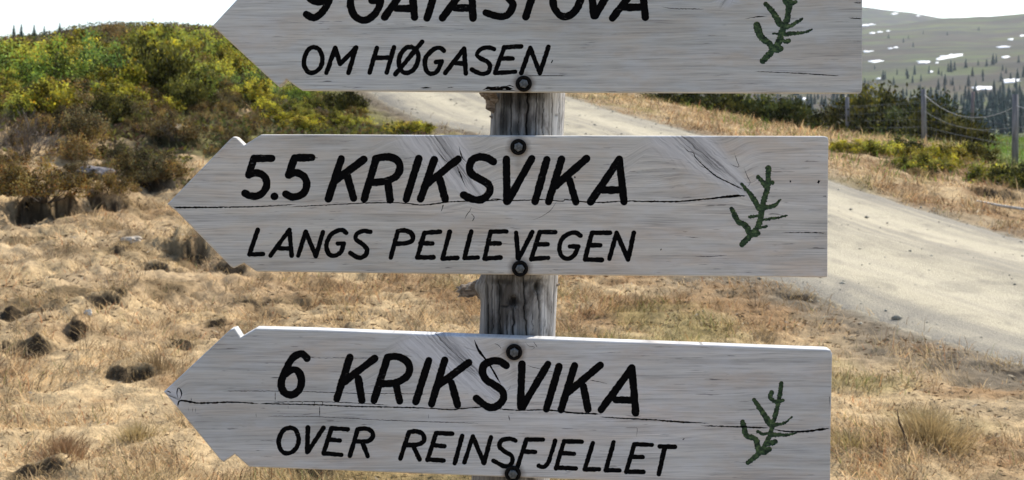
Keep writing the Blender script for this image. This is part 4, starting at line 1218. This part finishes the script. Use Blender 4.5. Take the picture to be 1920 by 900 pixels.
def wood_material(name, seed, knots, tint=(1, 1, 1), bolts=()):
    M = NT(name, .88, .18)
    co = M.coord()
    cs = M.scale(co, (1, 1, 1), (seed * 3.7, 0, seed * 1.3))
    warp = M.noise(M.scale(cs, (2.2, 1, 9)), 1, 3, .5)
    kn_mask = None
    sep = M.n('ShaderNodeSeparateXYZ', {0: co})
    x, z = sep.outputs[0], sep.outputs[2]
    zw = M.math('ADD', z, M.math('MULTIPLY', M.math('SUBTRACT', warp, .5), .020))
    kcol = None
    for (x0, z0, x1, z1, w0, w1) in knots:
        # along the axis u = 0..1, across v in metres
        dx, dz = x1 - x0, z1 - z0
        ln = math.hypot(dx, dz); ux, uz = dx / ln, dz / ln
        u = M.math('ADD', M.math('MULTIPLY', M.math('SUBTRACT', x, x0), ux), M.math('MULTIPLY', M.math('SUBTRACT', z, z0), uz))
        vv_ = M.math('ADD', M.math('MULTIPLY', M.math('SUBTRACT', x, x0), -uz), M.math('MULTIPLY', M.math('SUBTRACT', z, z0), ux))
        vv_ = M.math('ADD', vv_, M.math('MULTIPLY', M.math('SUBTRACT', M.noise(cs, 70, 3, .6), .5), .006))
        wdt = M.math('ADD', M.math('MULTIPLY', u, (w1 - w0) / ln), w0)
        across = M.math('DIVIDE', M.math('ABSOLUTE', vv_), M.math('MAXIMUM', wdt, .001))
        m1 = M.math('SUBTRACT', 1.35, across); m1 = M.math('MULTIPLY', m1, 1.6, True)
        endf = M.math('MULTIPLY', M.math('SUBTRACT', ln * 1.05, u), 60.0, True)
        endf = M.math('MULTIPLY', endf, M.math('MULTIPLY', M.math('ADD', u, .02), 60.0, True))
        msk = M.math('MULTIPLY', m1, endf)
        # grain bends round the knot
        near = M.math('POWER', 2.718, M.math('MULTIPLY', M.math('MULTIPLY', across, across), -.35))
        near = M.math('MULTIPLY', near, endf)
        zw = M.math('ADD', zw, M.math('MULTIPLY', near, M.math('MULTIPLY', vv_, .9)))
        st = M.n('ShaderNodeCombineXYZ', {0: M.math('MULTIPLY', u, 14.0), 1: M.math('MULTIPLY', vv_, 330.0), 2: 0.0}).outputs[0]
        kn = M.noise(st, 1, 5, .65, .4)
        kc = M.ramp(kn, [(.30, (.30, .305, .315)), (.42, (.53, .53, .54)), (.62, (.67, .67, .675))])
        kmid = M.math('MULTIPLY', M.math('SUBTRACT', .42, across), 2.6, True)
        kc = M.mix(M.math('MULTIPLY', kmid, M.ramp(kn, [(.38, .9), (.58, .1)])), kc, (.10, .098, .10))
        if kcol is None:
            kcol, kn_mask = kc, msk
        else:
            kcol = M.mix(msk, kcol, kc); kn_mask = M.math('MAXIMUM', kn_mask, msk)
    gv_ = M.n('ShaderNodeCombineXYZ', {0: M.math('ADD', x, seed * 2.9), 1: 0.0, 2: zw}).outputs[0]
    ring = M.noise(M.scale(gv_, (1.3, 1, 95)), 1, 4, .6, .15)
    fine = M.noise(M.scale(gv_, (13, 1, 340)), 1, 4, .72)
    speck = M.noise(M.scale(gv_, (22, 1, 300)), 1, 3, .62)
    blot = M.noise(M.scale(cs, (5, 1, 22)), 1, 4, .6, .5)
    tone = M.noise(M.scale(cs, (7, 1, 16)), 3.1, 4, .6)
    c = M.ramp(ring, [(.28, (.43, .425, .405)), (.45, (.535, .525, .495)), (.6, (.62, .605, .565)), (.75, (.50, .48, .445))])
    c = M.mix(M.ramp(blot, [(.45, 0.0), (.64, .62)]), c, (.54, .46, .38))
    c = M.mix(M.ramp(tone, [(.46, 0.0), (.62, .42)]), c, (.575, .59, .60))
    line = M.noise(M.scale(gv_, (1.7, 1, 150)), 1, 3, .55, .1)
    ln1 = M.math('SUBTRACT', 1.0, M.math('MULTIPLY', M.math('ABSOLUTE', M.math('SUBTRACT', line, .5)), 42.0), True)
    ln2 = M.math('SUBTRACT', 1.0, M.math('MULTIPLY', M.math('ABSOLUTE', M.math('SUBTRACT', line, .585)), 50.0), True)
    ln3 = M.math('SUBTRACT', 1.0, M.math('MULTIPLY', M.math('ABSOLUTE', M.math('SUBTRACT', line, .42)), 50.0), True)
    lw = M.math('MULTIPLY', M.math('ADD', ln1, M.math('ADD', ln2, ln3, True), True), M.ramp(M.noise(M.scale(cs, (5, 1, 30)), 1.9, 3), [(.38, .08), (.62, .62)]))
    c = M.mix(lw, c, (.24, .228, .222))
    c = M.mix(1.0, c, M.ramp(fine, [(.30, .76), (.48, 1.0), (.72, 1.12)]), 'MULTIPLY')
    c = M.mix(1.0, c, M.ramp(M.noise(M.scale(cs, (1.6, 1, 5)), 1.3, 3, .5), [(.3, (.84, .85, .85)), (.5, (1, 1, 1)), (.7, (1.09, 1.08, 1.09))]), 'MULTIPLY')
    if kcol is not None:
        c = M.mix(kn_mask, c, kcol)
    c = M.mix(M.math('MULTIPLY', M.ramp(speck, [(.63, 0.0), (.68, .8)]), M.ramp(M.noise(M.scale(cs, (3, 1, 6)), 1.7, 3), [(.42, 0.0), (.58, 1.0)])), c, (.085, .08, .08))
    c = M.mix(1.0, c, tuple(tint), 'MULTIPLY')
    for (bx, bz) in bolts:      # rusty, damp halo and a short run below each bolt
        dx_ = M.math('SUBTRACT', x, bx); dz_ = M.math('SUBTRACT', z, bz)
        r_ = M.math('SQRT', M.math('ADD', M.math('MULTIPLY', dx_, dx_), M.math('MULTIPLY', dz_, dz_)))
        r_ = M.math('ADD', r_, M.math('MULTIPLY', M.math('SUBTRACT', M.noise(cs, 160, 3, .6), .5), .008))
        halo = M.math('MULTIPLY', M.math('SUBTRACT', .0185, r_), 150.0, True)
        run = M.math('MULTIPLY', M.math('MULTIPLY', M.math('SUBTRACT', .006, M.math('ABSOLUTE', M.math('ADD', dx_, M.math('MULTIPLY', M.math('SUBTRACT', warp, .5), .012)))), 220.0, True), M.math('MULTIPLY', M.math('MULTIPLY', M.math('ADD', dz_, .055), 26.0, True), M.math('LESS_THAN', dz_, 0.0)))
        c = M.mix(M.math('MULTIPLY', M.math('MAXIMUM', halo, M.math('MULTIPLY', run, .45)), .62), c, (.17, .135, .105))
    M.color(c)
    M.bump(M.math('ADD', M.math('MULTIPLY', fine, .7), M.math('ADD', ring, M.math('MULTIPLY', speck, -.4))), .35, .0012)
    return M.m
BLACK = NT('black_paint', .8, .06)
bco = BLACK.coord()
bn = BLACK.noise(BLACK.scale(bco, (120, 1, 420)), 1, 4, .6)
BLACK.color(BLACK.mix(BLACK.math('MULTIPLY', BLACK.ramp(bn, [(.62, 0.0), (.70, .75)]), BLACK.ramp(BLACK.noise(bco, 28, 2), [(.50, 0.0), (.62, 1.0)])), (.0032, .0030, .0032), (.13, .125, .12)))
BLACK.bump(bn, .3, .0008)
GREENP = NT('green_paint', .7, .3)
gn_ = GREENP.noise(GREENP.scale(GREENP.coord(), (150, 1, 210)), 1, 4, .68)
GREENP.color(GREENP.ramp(gn_, [(.38, (.008, .018, .009)), (.52, (.036, .072, .030)), (.64, (.095, .15, .055)), (.74, (.24, .26, .20))]))
GREENP.bump(gn_, .5, .001)
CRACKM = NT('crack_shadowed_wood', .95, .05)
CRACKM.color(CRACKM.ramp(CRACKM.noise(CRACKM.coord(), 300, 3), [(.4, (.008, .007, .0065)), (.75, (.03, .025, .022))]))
WASH = NT('bolt_washer', .75, .1)
WASH.color(WASH.ramp(WASH.noise(WASH.coord(), 300, 4), [(.4, (.004, .004, .004)), (.7, (.014, .011, .010))]))
STEEL = NT('galvanised_steel', .55, .5)
STEEL.b.inputs['Metallic'].default_value = .35
STEEL.color(STEEL.ramp(STEEL.noise(STEEL.coord(), 260, 4), [(.35, (.05, .055, .058)), (.65, (.14, .15, .155))]))
STEEL.bump(STEEL.noise(STEEL.coord(), 500, 3), .3, .0005)

def make_bolt(root, o2, px, py):
    X, Z = (px - CX) * PX, ZC - (py - EYE) * PX
    c = Vector((X, D, Z)) - o2
    def lathe(name, prof, segs, mat, parent, rot=0.0, loc=None):
        vs, fs = [], []
        for (r_, dep) in prof:
            for j in range(segs):
                a = 2 * math.pi * j / segs + rot
                vs.append((math.cos(a) * r_, -dep, math.sin(a) * r_))
        m = len(prof)
        for i in range(m - 1):
            for j in range(segs):
                fs.append((i * segs + j, (i + 1) * segs + j, (i + 1) * segs + (j + 1) % segs, i * segs + (j + 1) % segs))
        fs.append(tuple((m - 1) * segs + j for j in range(segs))[::-1])
        me = bpy.data.meshes.new(name); me.from_pydata(vs, [], fs)
        bm = bmesh.new(); bm.from_mesh(me); bmesh.ops.recalc_face_normals(bm, faces=bm.faces); bm.to_mesh(me); bm.free()
        return link_mesh(name, me, mat, parent, loc)
    rot = random.uniform(0, 1)
    head = lathe('bolt', [(.0062, -.02), (.0062, .0050), (.0058, .0056), (.0046, .0060), (.002, .0061)], 6, STEEL.m, root, rot, c)
    w = lathe('washer', [(.0110, -.0005), (.0110, .0012), (.0105, .0024), (.0096, .0030), (.0084, .0029), (.0074, .0024), (.0066, .0014)], 28, WASH.m, head, 0, None)

def build_sign(name, label, outline, txt, twig, cracks, bolts, thick, wood, recess=.0022):
    cx = float(np.mean([p[0] for p in outline])); cy = float(np.mean([p[1] for p in outline]))
    o2 = Vector(((cx - CX) * PX, D, ZC - (cy - EYE) * PX))
    root = empty(name, o2, label, 'sign')
    inner = inset(outline, 3.4)
    verts, faces, owner = [], [], []
    def addpoly(poly, who):
        i0 = len(verts)
        pa = np.asarray(poly, float)
        if np.sum(pa[:, 0] * np.roll(pa[:, 1], -1) - np.roll(pa[:, 0], -1) * pa[:, 1]) < 0:
            poly = pa[::-1]
        verts.extend(Vector((float(p[0]), float(p[1]))) for p in poly)
        faces.append(list(range(i0, i0 + len(poly)))); owner.append(who)
    addpoly(resample(np.vstack([inner, inner[:1]]), 40)[:-1] if False else inner, ('board', 0))
    objs = []                                   # (name, depth, material)
    for zoom, w, letters in txt:
        for lt in letters:
            objs.append(('letter', recess, BLACK.m))
            for st in lt:
                for pl in stroke_polys(zoom, st, w * .985, w * .985):
                    addpoly(pl, ('o', len(objs) - 1))
    objs.append(('painted_sprig', recess * .8, GREENP.m))
    for (st, w0, w1) in twig[1]:
        for pl in stroke_polys(twig[0], st, w0 * 1.25, w1 * 1.25, 1.7, 1.35):
            addpoly(pl, ('o', len(objs) - 1))
    n_paint = len(objs)
    for (zoom, pts, w0, w1) in cracks:
        objs.append(('crack', .0075 if max(w0, w1) / zoom[1] > 1.5 else .003, CRACKM.m))
        addpoly(crack_poly(zoom, pts, w0, w1), ('o', len(objs) - 1))
    rv, re, rf, ov, oe, of_ = delaunay_2d_cdt(verts, [], faces, 0, 1e-4, True)
    P3 = [((v[0] - cx) * PX, 0.0, -(v[1] - cy) * PX) for v in rv]
    tri_owner = []
    for fi, f in enumerate(rf):
        own = [owner[k] for k in of_[fi]]
        if ('board', 0) not in own:
            tri_owner.append(None); continue
        ids = [w_[1] for w_ in own if w_[0] == 'o']
        if not ids: tri_owner.append(-1)
        else:
            cr = [k for k in ids if k >= n_paint]
            tri_owner.append(max(cr, key=lambda k: objs[k][1]) if cr else min(ids))
    dep = lambda k: 0.0 if k == -1 else objs[k][1]
    edge_map = {}
    for fi, f in enumerate(rf):
        if tri_owner[fi] is None: continue
        for a, b in zip(f, f[1:] + f[:1]):
            edge_map.setdefault((min(a, b), max(a, b)), []).append(fi)
    bm_b = {}
    def put(k, pts):
        vs, fs, cache = bm_b.setdefault(k, ([], [], {}))
        ids = []
        for p in pts:
            key = (round(p[0], 7), round(p[1], 7), round(p[2], 7))
            if key not in cache:
                cache[key] = len(vs); vs.append(p)
            ids.append(cache[key])
        if len(set(ids)) >= 3: fs.append(ids)
    for fi, f in enumerate(rf):
        k = tri_owner[fi]
        if k is None: continue
        y = dep(k)
        put(k, [(P3[i][0], y, P3[i][2]) for i in f])
    for (a, b), fl in edge_map.items():
        if len(fl) == 2:
            k0, k1 = tri_owner[fl[0]], tri_owner[fl[1]]
            d0, d1 = dep(k0), dep(k1)
            if abs(d0 - d1) > 1e-6:
                k = k0 if d0 > d1 else k1
                lo, hi = min(d0, d1), max(d0, d1)
                A, B = P3[a], P3[b]
                put(k, [(A[0], lo, A[2]), (B[0], lo, B[2]), (B[0], hi, B[2]), (A[0], hi, A[2])])
    # rim, sides and back of the board
    vs, fs, cache = bm_b[-1]
    rings = []
    rb = 3.4 * PX
    for ang in (0, 30, 60, 90):
        s_, c_ = math.sin(R(ang)), math.cos(R(ang))
        pl = inset(outline, 3.4 * (1 - s_))
        rings.append((pl, rb * (1 - c_)))
    for ang in (0, 45, 90):
        s_, c_ = math.sin(R(ang)), math.cos(R(ang))
        rings.append((inset(outline, 2.0 * (1 - c_)), thick - 2.0 * PX * (1 - s_)))
    # fine points along the rim so that worn edges can wobble
    for r0, r1 in zip(rings[:-1], rings[1:]):
        n_ = len(outline)
        for i in range(n_):
            j = (i + 1) % n_
            q4 = [(r0[0][i], r0[1]), (r0[0][j], r0[1]), (r1[0][j], r1[1]), (r1[0][i], r1[1])]
            put(-1, [((p[0] - cx) * PX, dpt, -(p[1] - cy) * PX) for p, dpt in q4])
    back = rings[-1]
    put(-1, [((p[0] - cx) * PX, back[1], -(p[1] - cy) * PX) for p in back[0]])
    for k in sorted(bm_b):
        vs, fs, _ = bm_b[k]
        nm, mt = ('board', wood) if k == -1 else (objs[k][0], objs[k][2])
        me = bpy.data.meshes.new(nm); me.from_pydata(vs, [], fs); me.update()
        if k == -1:
            bm = bmesh.new(); bm.from_mesh(me)
            bmesh.ops.recalc_face_normals(bm, faces=bm.faces)
            bm.to_mesh(me); bm.free()
        link_mesh(nm, me, mt, root)
    for b in bolts:
        make_bolt(root, o2, *b)
    return root, (cx, cy)

def kn(outline, lst):
    cx = float(np.mean([p[0] for p in outline])); cy = float(np.mean([p[1] for p in outline]))
    return [((a - cx) * PX, -(b - cy) * PX, (c - cx) * PX, -(d - cy) * PX, w0 * PX, w1 * PX) for (a, b, c, d, w0, w1) in lst]
def bl(outline, lst):
    cx = float(np.mean([p[0] for p in outline])); cy = float(np.mean([p[1] for p in outline]))
    return [((a - cx) * PX, -(b - cy) * PX) for (a, b) in lst]
W1 = wood_material('weathered_board_top', 1.0, kn(OUT_TOP, [(1395, -60, 1350, 14, 40, 10)]), (.93, .96, .97), bl(OUT_TOP, [(982, 157), (990, -66)]))
W2 = wood_material('weathered_board_middle', 2.3, kn(OUT_MID, [(800, 235, 905, 380, 60, 12), (1258, 238, 1408, 366, 52, 10)]), (1.0, .985, .955), bl(OUT_MID, [(972, 275.5), (975, 503.5)]))
W3 = wood_material('weathered_board_bottom', 3.9, kn(OUT_BOT, [(800, 612, 940, 745, 62, 16), (300, 735, 345, 755, 26, 10)]), (.965, .97, .98), bl(OUT_BOT, [(964, 660), (961.5, 888)]))
build_sign('direction_sign', 'topmost arrow board reading 9 GATASTOVA OM HOGASEN, cut by the photo top', OUT_TOP, TOPTXT, TOPTWIG, TOPCR, [(982, 157), (990, -66)], .023, W1)
build_sign('direction_sign', 'middle arrow board reading 5.5 KRIKSVIKA LANGS PELLEVEGEN with a long crack', OUT_MID, MIDTXT, MIDTWIG, MIDCR, [(972, 275.5), (975, 503.5)], .022, W2)
build_sign('direction_sign', 'lowest arrow board reading 6 KRIKSVIKA OVER REINSFJELLET, tilted slightly down', OUT_BOT, BOTTXT, BOTTWIG, BOTCR, [(964, 660), (961.5, 888)], .024, W3)

# ------------------------------------------------------------------ post
PY = D + .0245 + .0535
def post_x(py): return np.interp(py, [-140, 214, 577, 900, 2400], [1000, 989, 971.5, 958, 900])
def post_r(py): return np.interp(py, [-140, 175, 250, 520, 600, 640, 2400], [69, 69.5, 69, 71.5, 71, 71.5, 78])
ys = np.r_[np.linspace(-112, 165, 24, endpoint=False), np.linspace(165, 262, 70, endpoint=False), np.linspace(262, 512, 20, endpoint=False), np.linspace(512, 642, 90, endpoint=False), np.linspace(642, 2400, 40)]
SEG = 260
# angle 0 faces the camera, positive to the right in the picture
ang = np.linspace(-math.pi, math.pi, SEG, endpoint=False)
pk_ = PY / F
A_, Yp = np.meshgrid(ang, ys)
rad = post_r(Yp) * pk_ * (1 + (fbm(A_ * 1.1 + 9, Yp / 260, 91, 3) - .5) * .07 + (vnoise(A_ * 14, Yp / 420 + A_, 92) - .5) * .018 + (vnoise(A_ * 40, Yp / 160, 94) - .5) * .010)
dark = np.zeros_like(A_)
def xs(px, py): return math.asin(max(-1, min(1, (px - float(post_x(py))) / float(post_r(py)))))
def groove(pts, wpx, depth, dk=1.0):
    global rad, dark
    yy = [p[1] for p in pts]; aa = [xs(*p) for p in pts]
    a0 = np.interp(Yp, yy, aa) + (vnoise(Yp / 9, np.zeros_like(Yp), int(wpx * 100 + pts[0][0])) - .5) * .05
    m = smooth01(yy[0] - 4, yy[0] + 6, Yp) * smooth01(yy[-1] + 4, yy[-1] - 6, Yp)
    gq = np.exp(-((A_ - a0) * 70 / (wpx * .62)) ** 2) * m
    rad = rad - gq * depth
    dark = np.maximum(dark, gq * dk)
for pts, w, d_ in [([(914, 505), (916, 560), (918, 645)], 2.6, .004), ([(935, 515), (936, 585), (937, 645)], 2.4, .003), ([(961, 565), (962, 600), (964, 645)], 2.6, .004), ([(979, 505), (982, 540), (987, 610), (989, 645)], 2.2, .005), ([(1008, 535), (1011, 570), (1015, 645)], 2.8, .004),
                  ([(1034, 560), (1034, 645)], 1.2, .001), ([(925, 500), (925, 645)], 1.4, .002), ([(950, 575), (949, 640)], 1.3, .001), ([(997, 570), (1000, 640)], 1.2, .001), ([(1022, 590), (1023, 645)], 1.1, .001),
                  ([(988, 150), (988, 200), (985, 262)], 3.0, .006), ([(1034, 150), (1034, 262)], 1.6, .003), ([(1005, 150), (1004, 262)], 1.8, .002), ([(942, 160), (940, 262)], 2.5, .003), ([(958, 160), (956, 262)], 2.2, .003), ([(972, 170), (971, 262)], 1.8, .002), ([(1048, 170), (1047, 262)], 1.2, .001), ([(1018, 160), (1016, 262)], 1.2, .001)]:
    groove(pts, w, d_)
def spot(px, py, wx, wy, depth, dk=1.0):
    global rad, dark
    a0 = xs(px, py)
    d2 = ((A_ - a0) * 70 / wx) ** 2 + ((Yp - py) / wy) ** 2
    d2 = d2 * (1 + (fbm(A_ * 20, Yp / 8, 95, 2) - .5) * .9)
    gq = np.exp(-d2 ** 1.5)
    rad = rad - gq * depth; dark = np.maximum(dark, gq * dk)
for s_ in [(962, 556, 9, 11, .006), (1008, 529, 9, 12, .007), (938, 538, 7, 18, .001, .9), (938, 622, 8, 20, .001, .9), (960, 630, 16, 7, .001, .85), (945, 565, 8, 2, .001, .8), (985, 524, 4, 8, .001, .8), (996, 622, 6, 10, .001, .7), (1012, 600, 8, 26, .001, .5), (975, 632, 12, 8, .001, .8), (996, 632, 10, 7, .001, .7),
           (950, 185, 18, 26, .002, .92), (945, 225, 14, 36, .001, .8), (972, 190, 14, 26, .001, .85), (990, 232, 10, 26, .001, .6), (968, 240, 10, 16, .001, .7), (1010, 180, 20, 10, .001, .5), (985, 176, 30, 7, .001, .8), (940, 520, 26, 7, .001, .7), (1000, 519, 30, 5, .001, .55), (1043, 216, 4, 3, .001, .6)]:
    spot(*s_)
# swelling round the branch stub on the left
rad = rad + .0095 * np.exp(-((A_ + 1.45) / .34) ** 2 - ((Yp - 536) / 17) ** 2)
XX = (post_x(Yp) - CX) * pk_ + np.sin(A_) * rad
YY = PY - np.cos(A_) * rad
ZZ = ZC - (Yp - EYE) * pk_
keepg = ZZ[:, 0] > -.5
XX, YY, ZZ, dark, A2, Y2 = XX[keepg], YY[keepg], ZZ[keepg], dark[keepg], A_[keepg], Yp[keepg]
nr_, nt_ = XX.shape
base0 = Vector((float(XX[-1].mean()), PY, 0.0))
pv_ = np.c_[XX.ravel() - base0.x, YY.ravel() - base0.y, ZZ.ravel()]
pi_ = np.arange(nr_ * nt_).reshape(nr_, nt_)
pq = np.stack([pi_[:-1], np.roll(pi_[:-1], -1, 1), np.roll(pi_[1:], -1, 1), pi_[1:]], -1).reshape(-1, 4)[:, ::-1]
# closed top
topc = np.array([[XX[0].mean() - base0.x, 0, ZZ[0, 0] + .006]])
pv_ = np.vstack([pv_, topc])
tq = np.stack([pi_[0], np.roll(pi_[0], -1), np.full(nt_, nr_ * nt_), np.full(nt_, nr_ * nt_)], -1)
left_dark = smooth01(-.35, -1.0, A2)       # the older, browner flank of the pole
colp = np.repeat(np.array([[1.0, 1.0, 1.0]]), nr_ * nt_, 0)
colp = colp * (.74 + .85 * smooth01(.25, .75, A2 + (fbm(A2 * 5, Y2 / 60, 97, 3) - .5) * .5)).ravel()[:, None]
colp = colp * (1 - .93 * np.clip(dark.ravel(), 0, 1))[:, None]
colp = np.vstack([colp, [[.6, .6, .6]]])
M = NT('old_pole_wood', .9, .12)
co = M.coord()
g1 = M.noise(M.scale(co, (70, 70, 4)), 1, 5, .62, .3); g2 = M.noise(M.scale(co, (420, 420, 14)), 1, 4, .6); g3 = M.noise(M.scale(co, (26, 26, 9)), 1, 5, .65, .6)
sepx = M.n('ShaderNodeSeparateXYZ', {0: co}).outputs[0]
c = M.ramp(g1, [(.28, (.12, .115, .11)), (.45, (.27, .262, .25)), (.62, (.37, .365, .36)), (.78, (.24, .225, .21))])
c = M.mix(M.ramp(g3, [(.50, 0.0), (.64, .85)]), c, (.075, .066, .058))
c = M.mix(1.0, c, M.ramp(g2, [(.32, .55), (.52, 1.0), (.74, 1.25)]), 'MULTIPLY')
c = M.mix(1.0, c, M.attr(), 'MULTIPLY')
M.color(c)
M.bump(M.math('ADD', g1, g2), .6, .0025)
POSTM = M.m
post = empty('sign_post', base0, 'weathered grey round log pole that carries the three arrow boards', 'post')
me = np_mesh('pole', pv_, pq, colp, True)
bmx = bmesh.new(); bmx.from_mesh(me)
bmx.verts.ensure_lookup_table()
for j in range(nt_):
    try: bmx.faces.new((bmx.verts[int(pi_[0, (j + 1) % nt_])], bmx.verts[int(pi_[0, j])], bmx.verts[nr_ * nt_]))
    except ValueError: pass
bmesh.ops.recalc_face_normals(bmx, faces=bmx.faces)
bmx.to_mesh(me); bmx.free()
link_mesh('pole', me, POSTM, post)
def irregular_tube(name, pts, radii, mat, seed, jag=.25, segs=14, squash=1.0):
    g = np.random.default_rng(seed)
    p = catmull(np.array(pts), 6); rd = np.interp(np.linspace(0, len(pts) - 1, len(p)), np.arange(len(pts)), radii)
    vs, fs = [], []
    d = np.gradient(p, axis=0); d /= np.linalg.norm(d, axis=1)[:, None]
    for i in range(len(p)):
        s = np.cross(d[i], [0, 1, 0]); s /= max(np.linalg.norm(s), 1e-6); u = np.cross(s, d[i])
        for j in range(segs):
            a = 2 * math.pi * j / segs
            k = 1 + (float(vnoise(np.array([j * .8 + seed]), np.array([i * .35]), 5)[0]) - .5) * jag * 2
            if i == len(p) - 1: k *= g.uniform(.6, 1.1)
            off = d[i] * (g.uniform(-.5, .5) * rd[i] * .9 if i == len(p) - 1 else 0)
            vs.append(tuple(p[i] + (s * math.cos(a) + u * math.sin(a) * squash) * rd[i] * k + off))
    for i in range(len(p) - 1):
        for j in range(segs):
            fs.append((i * segs + j, i * segs + (j + 1) % segs, (i + 1) * segs + (j + 1) % segs, (i + 1) * segs + j))
    c0 = len(vs); vs.append(tuple(p[-1] - d[-1] * rd[-1] * .5))
    for j in range(segs): fs.append(((len(p) - 1) * segs + j, (len(p) - 1) * segs + (j + 1) % segs, c0))
    me = bpy.data.meshes.new(name); me.from_pydata(vs, [], fs)
    bm = bmesh.new(); bm.from_mesh(me); bmesh.ops.recalc_face_normals(bm, faces=bm.faces); bm.to_mesh(me); bm.free()
    return link_mesh(name, me, mat, post)
def pp(px, py, dy=0.0): return ((px - CX) * pk_ - base0.x, dy, ZC - (py - EYE) * pk_)
STUBM = NT('stub_wood', .9, .1)
sn = STUBM.noise(STUBM.scale(STUBM.coord(), (60, 200, 200)), 1, 5, .65)
STUBM.color(STUBM.ramp(sn, [(.3, (.05, .04, .033)), (.5, (.17, .14, .115)), (.7, (.33, .29, .25))]))
STUBM.bump(sn, .7, .003)
irregular_tube('branch_stub', [pp(915, 541), pp(900, 541), pp(889, 542), pp(873, 545), pp(860, 547)], [.0135, .0130, .0098, .0098, .0096], STUBM.m, 3)
irregular_tube('splinter', [pp(1034, 530, -.01), pp(1045, 532, -.012), pp(1050, 530, -.012)], [.0035, .0022, .0008], STUBM.m, 8)
irregular_tube('splinter', [pp(938, 222, -.015), pp(925, 196, -.02), pp(914, 178, -.022), pp(902, 168, -.022)], [.004, .0085, .0075, .005], STUBM.m, 11, .45, 14, .6)
irregular_tube('splinter', [pp(932, 190, -.03), pp(922, 178, -.035), pp(914, 170, -.036)], [.005, .006, .003], STUBM.m, 17, .5, 10, .6)
irregular_tube('splinter', [pp(928, 222, -.012), pp(922, 219, -.014), pp(918, 218, -.014)], [.003, .0018, .0008], STUBM.m, 23)

# ------------------------------------------------------------------ haze
hz_me = bpy.data.meshes.new('haze')
bm = bmesh.new()
bmesh.ops.create_cube(bm, size=1)
zlo, zhi = -11.5, float(mz.max()) + 15
for v in bm.verts:
    v.co = Vector((v.co.x * 7600, v.co.y * 7600, zlo if v.co.z < 0 else zhi))
bm.to_mesh(hz_me); bm.free()
hm = bpy.data.materials.new('haze'); hm.use_nodes = True
ht = hm.node_tree
ht.nodes.remove(ht.nodes['Principled BSDF'])
vol = ht.nodes.new('ShaderNodeVolumePrincipled')
vol.inputs['Color'].default_value = (.86, .92, 1.0, 1)
vol.inputs['Density'].default_value = .00008
vol.inputs['Anisotropy'].default_value = .2
ht.links.new(vol.outputs[0], ht.nodes['Material Output'].inputs['Volume'])
tag(link_mesh('haze', hz_me, hm), 'thin summer haze over the valley', None, None, 'stuff')
SC.cycles.use_denoising = True
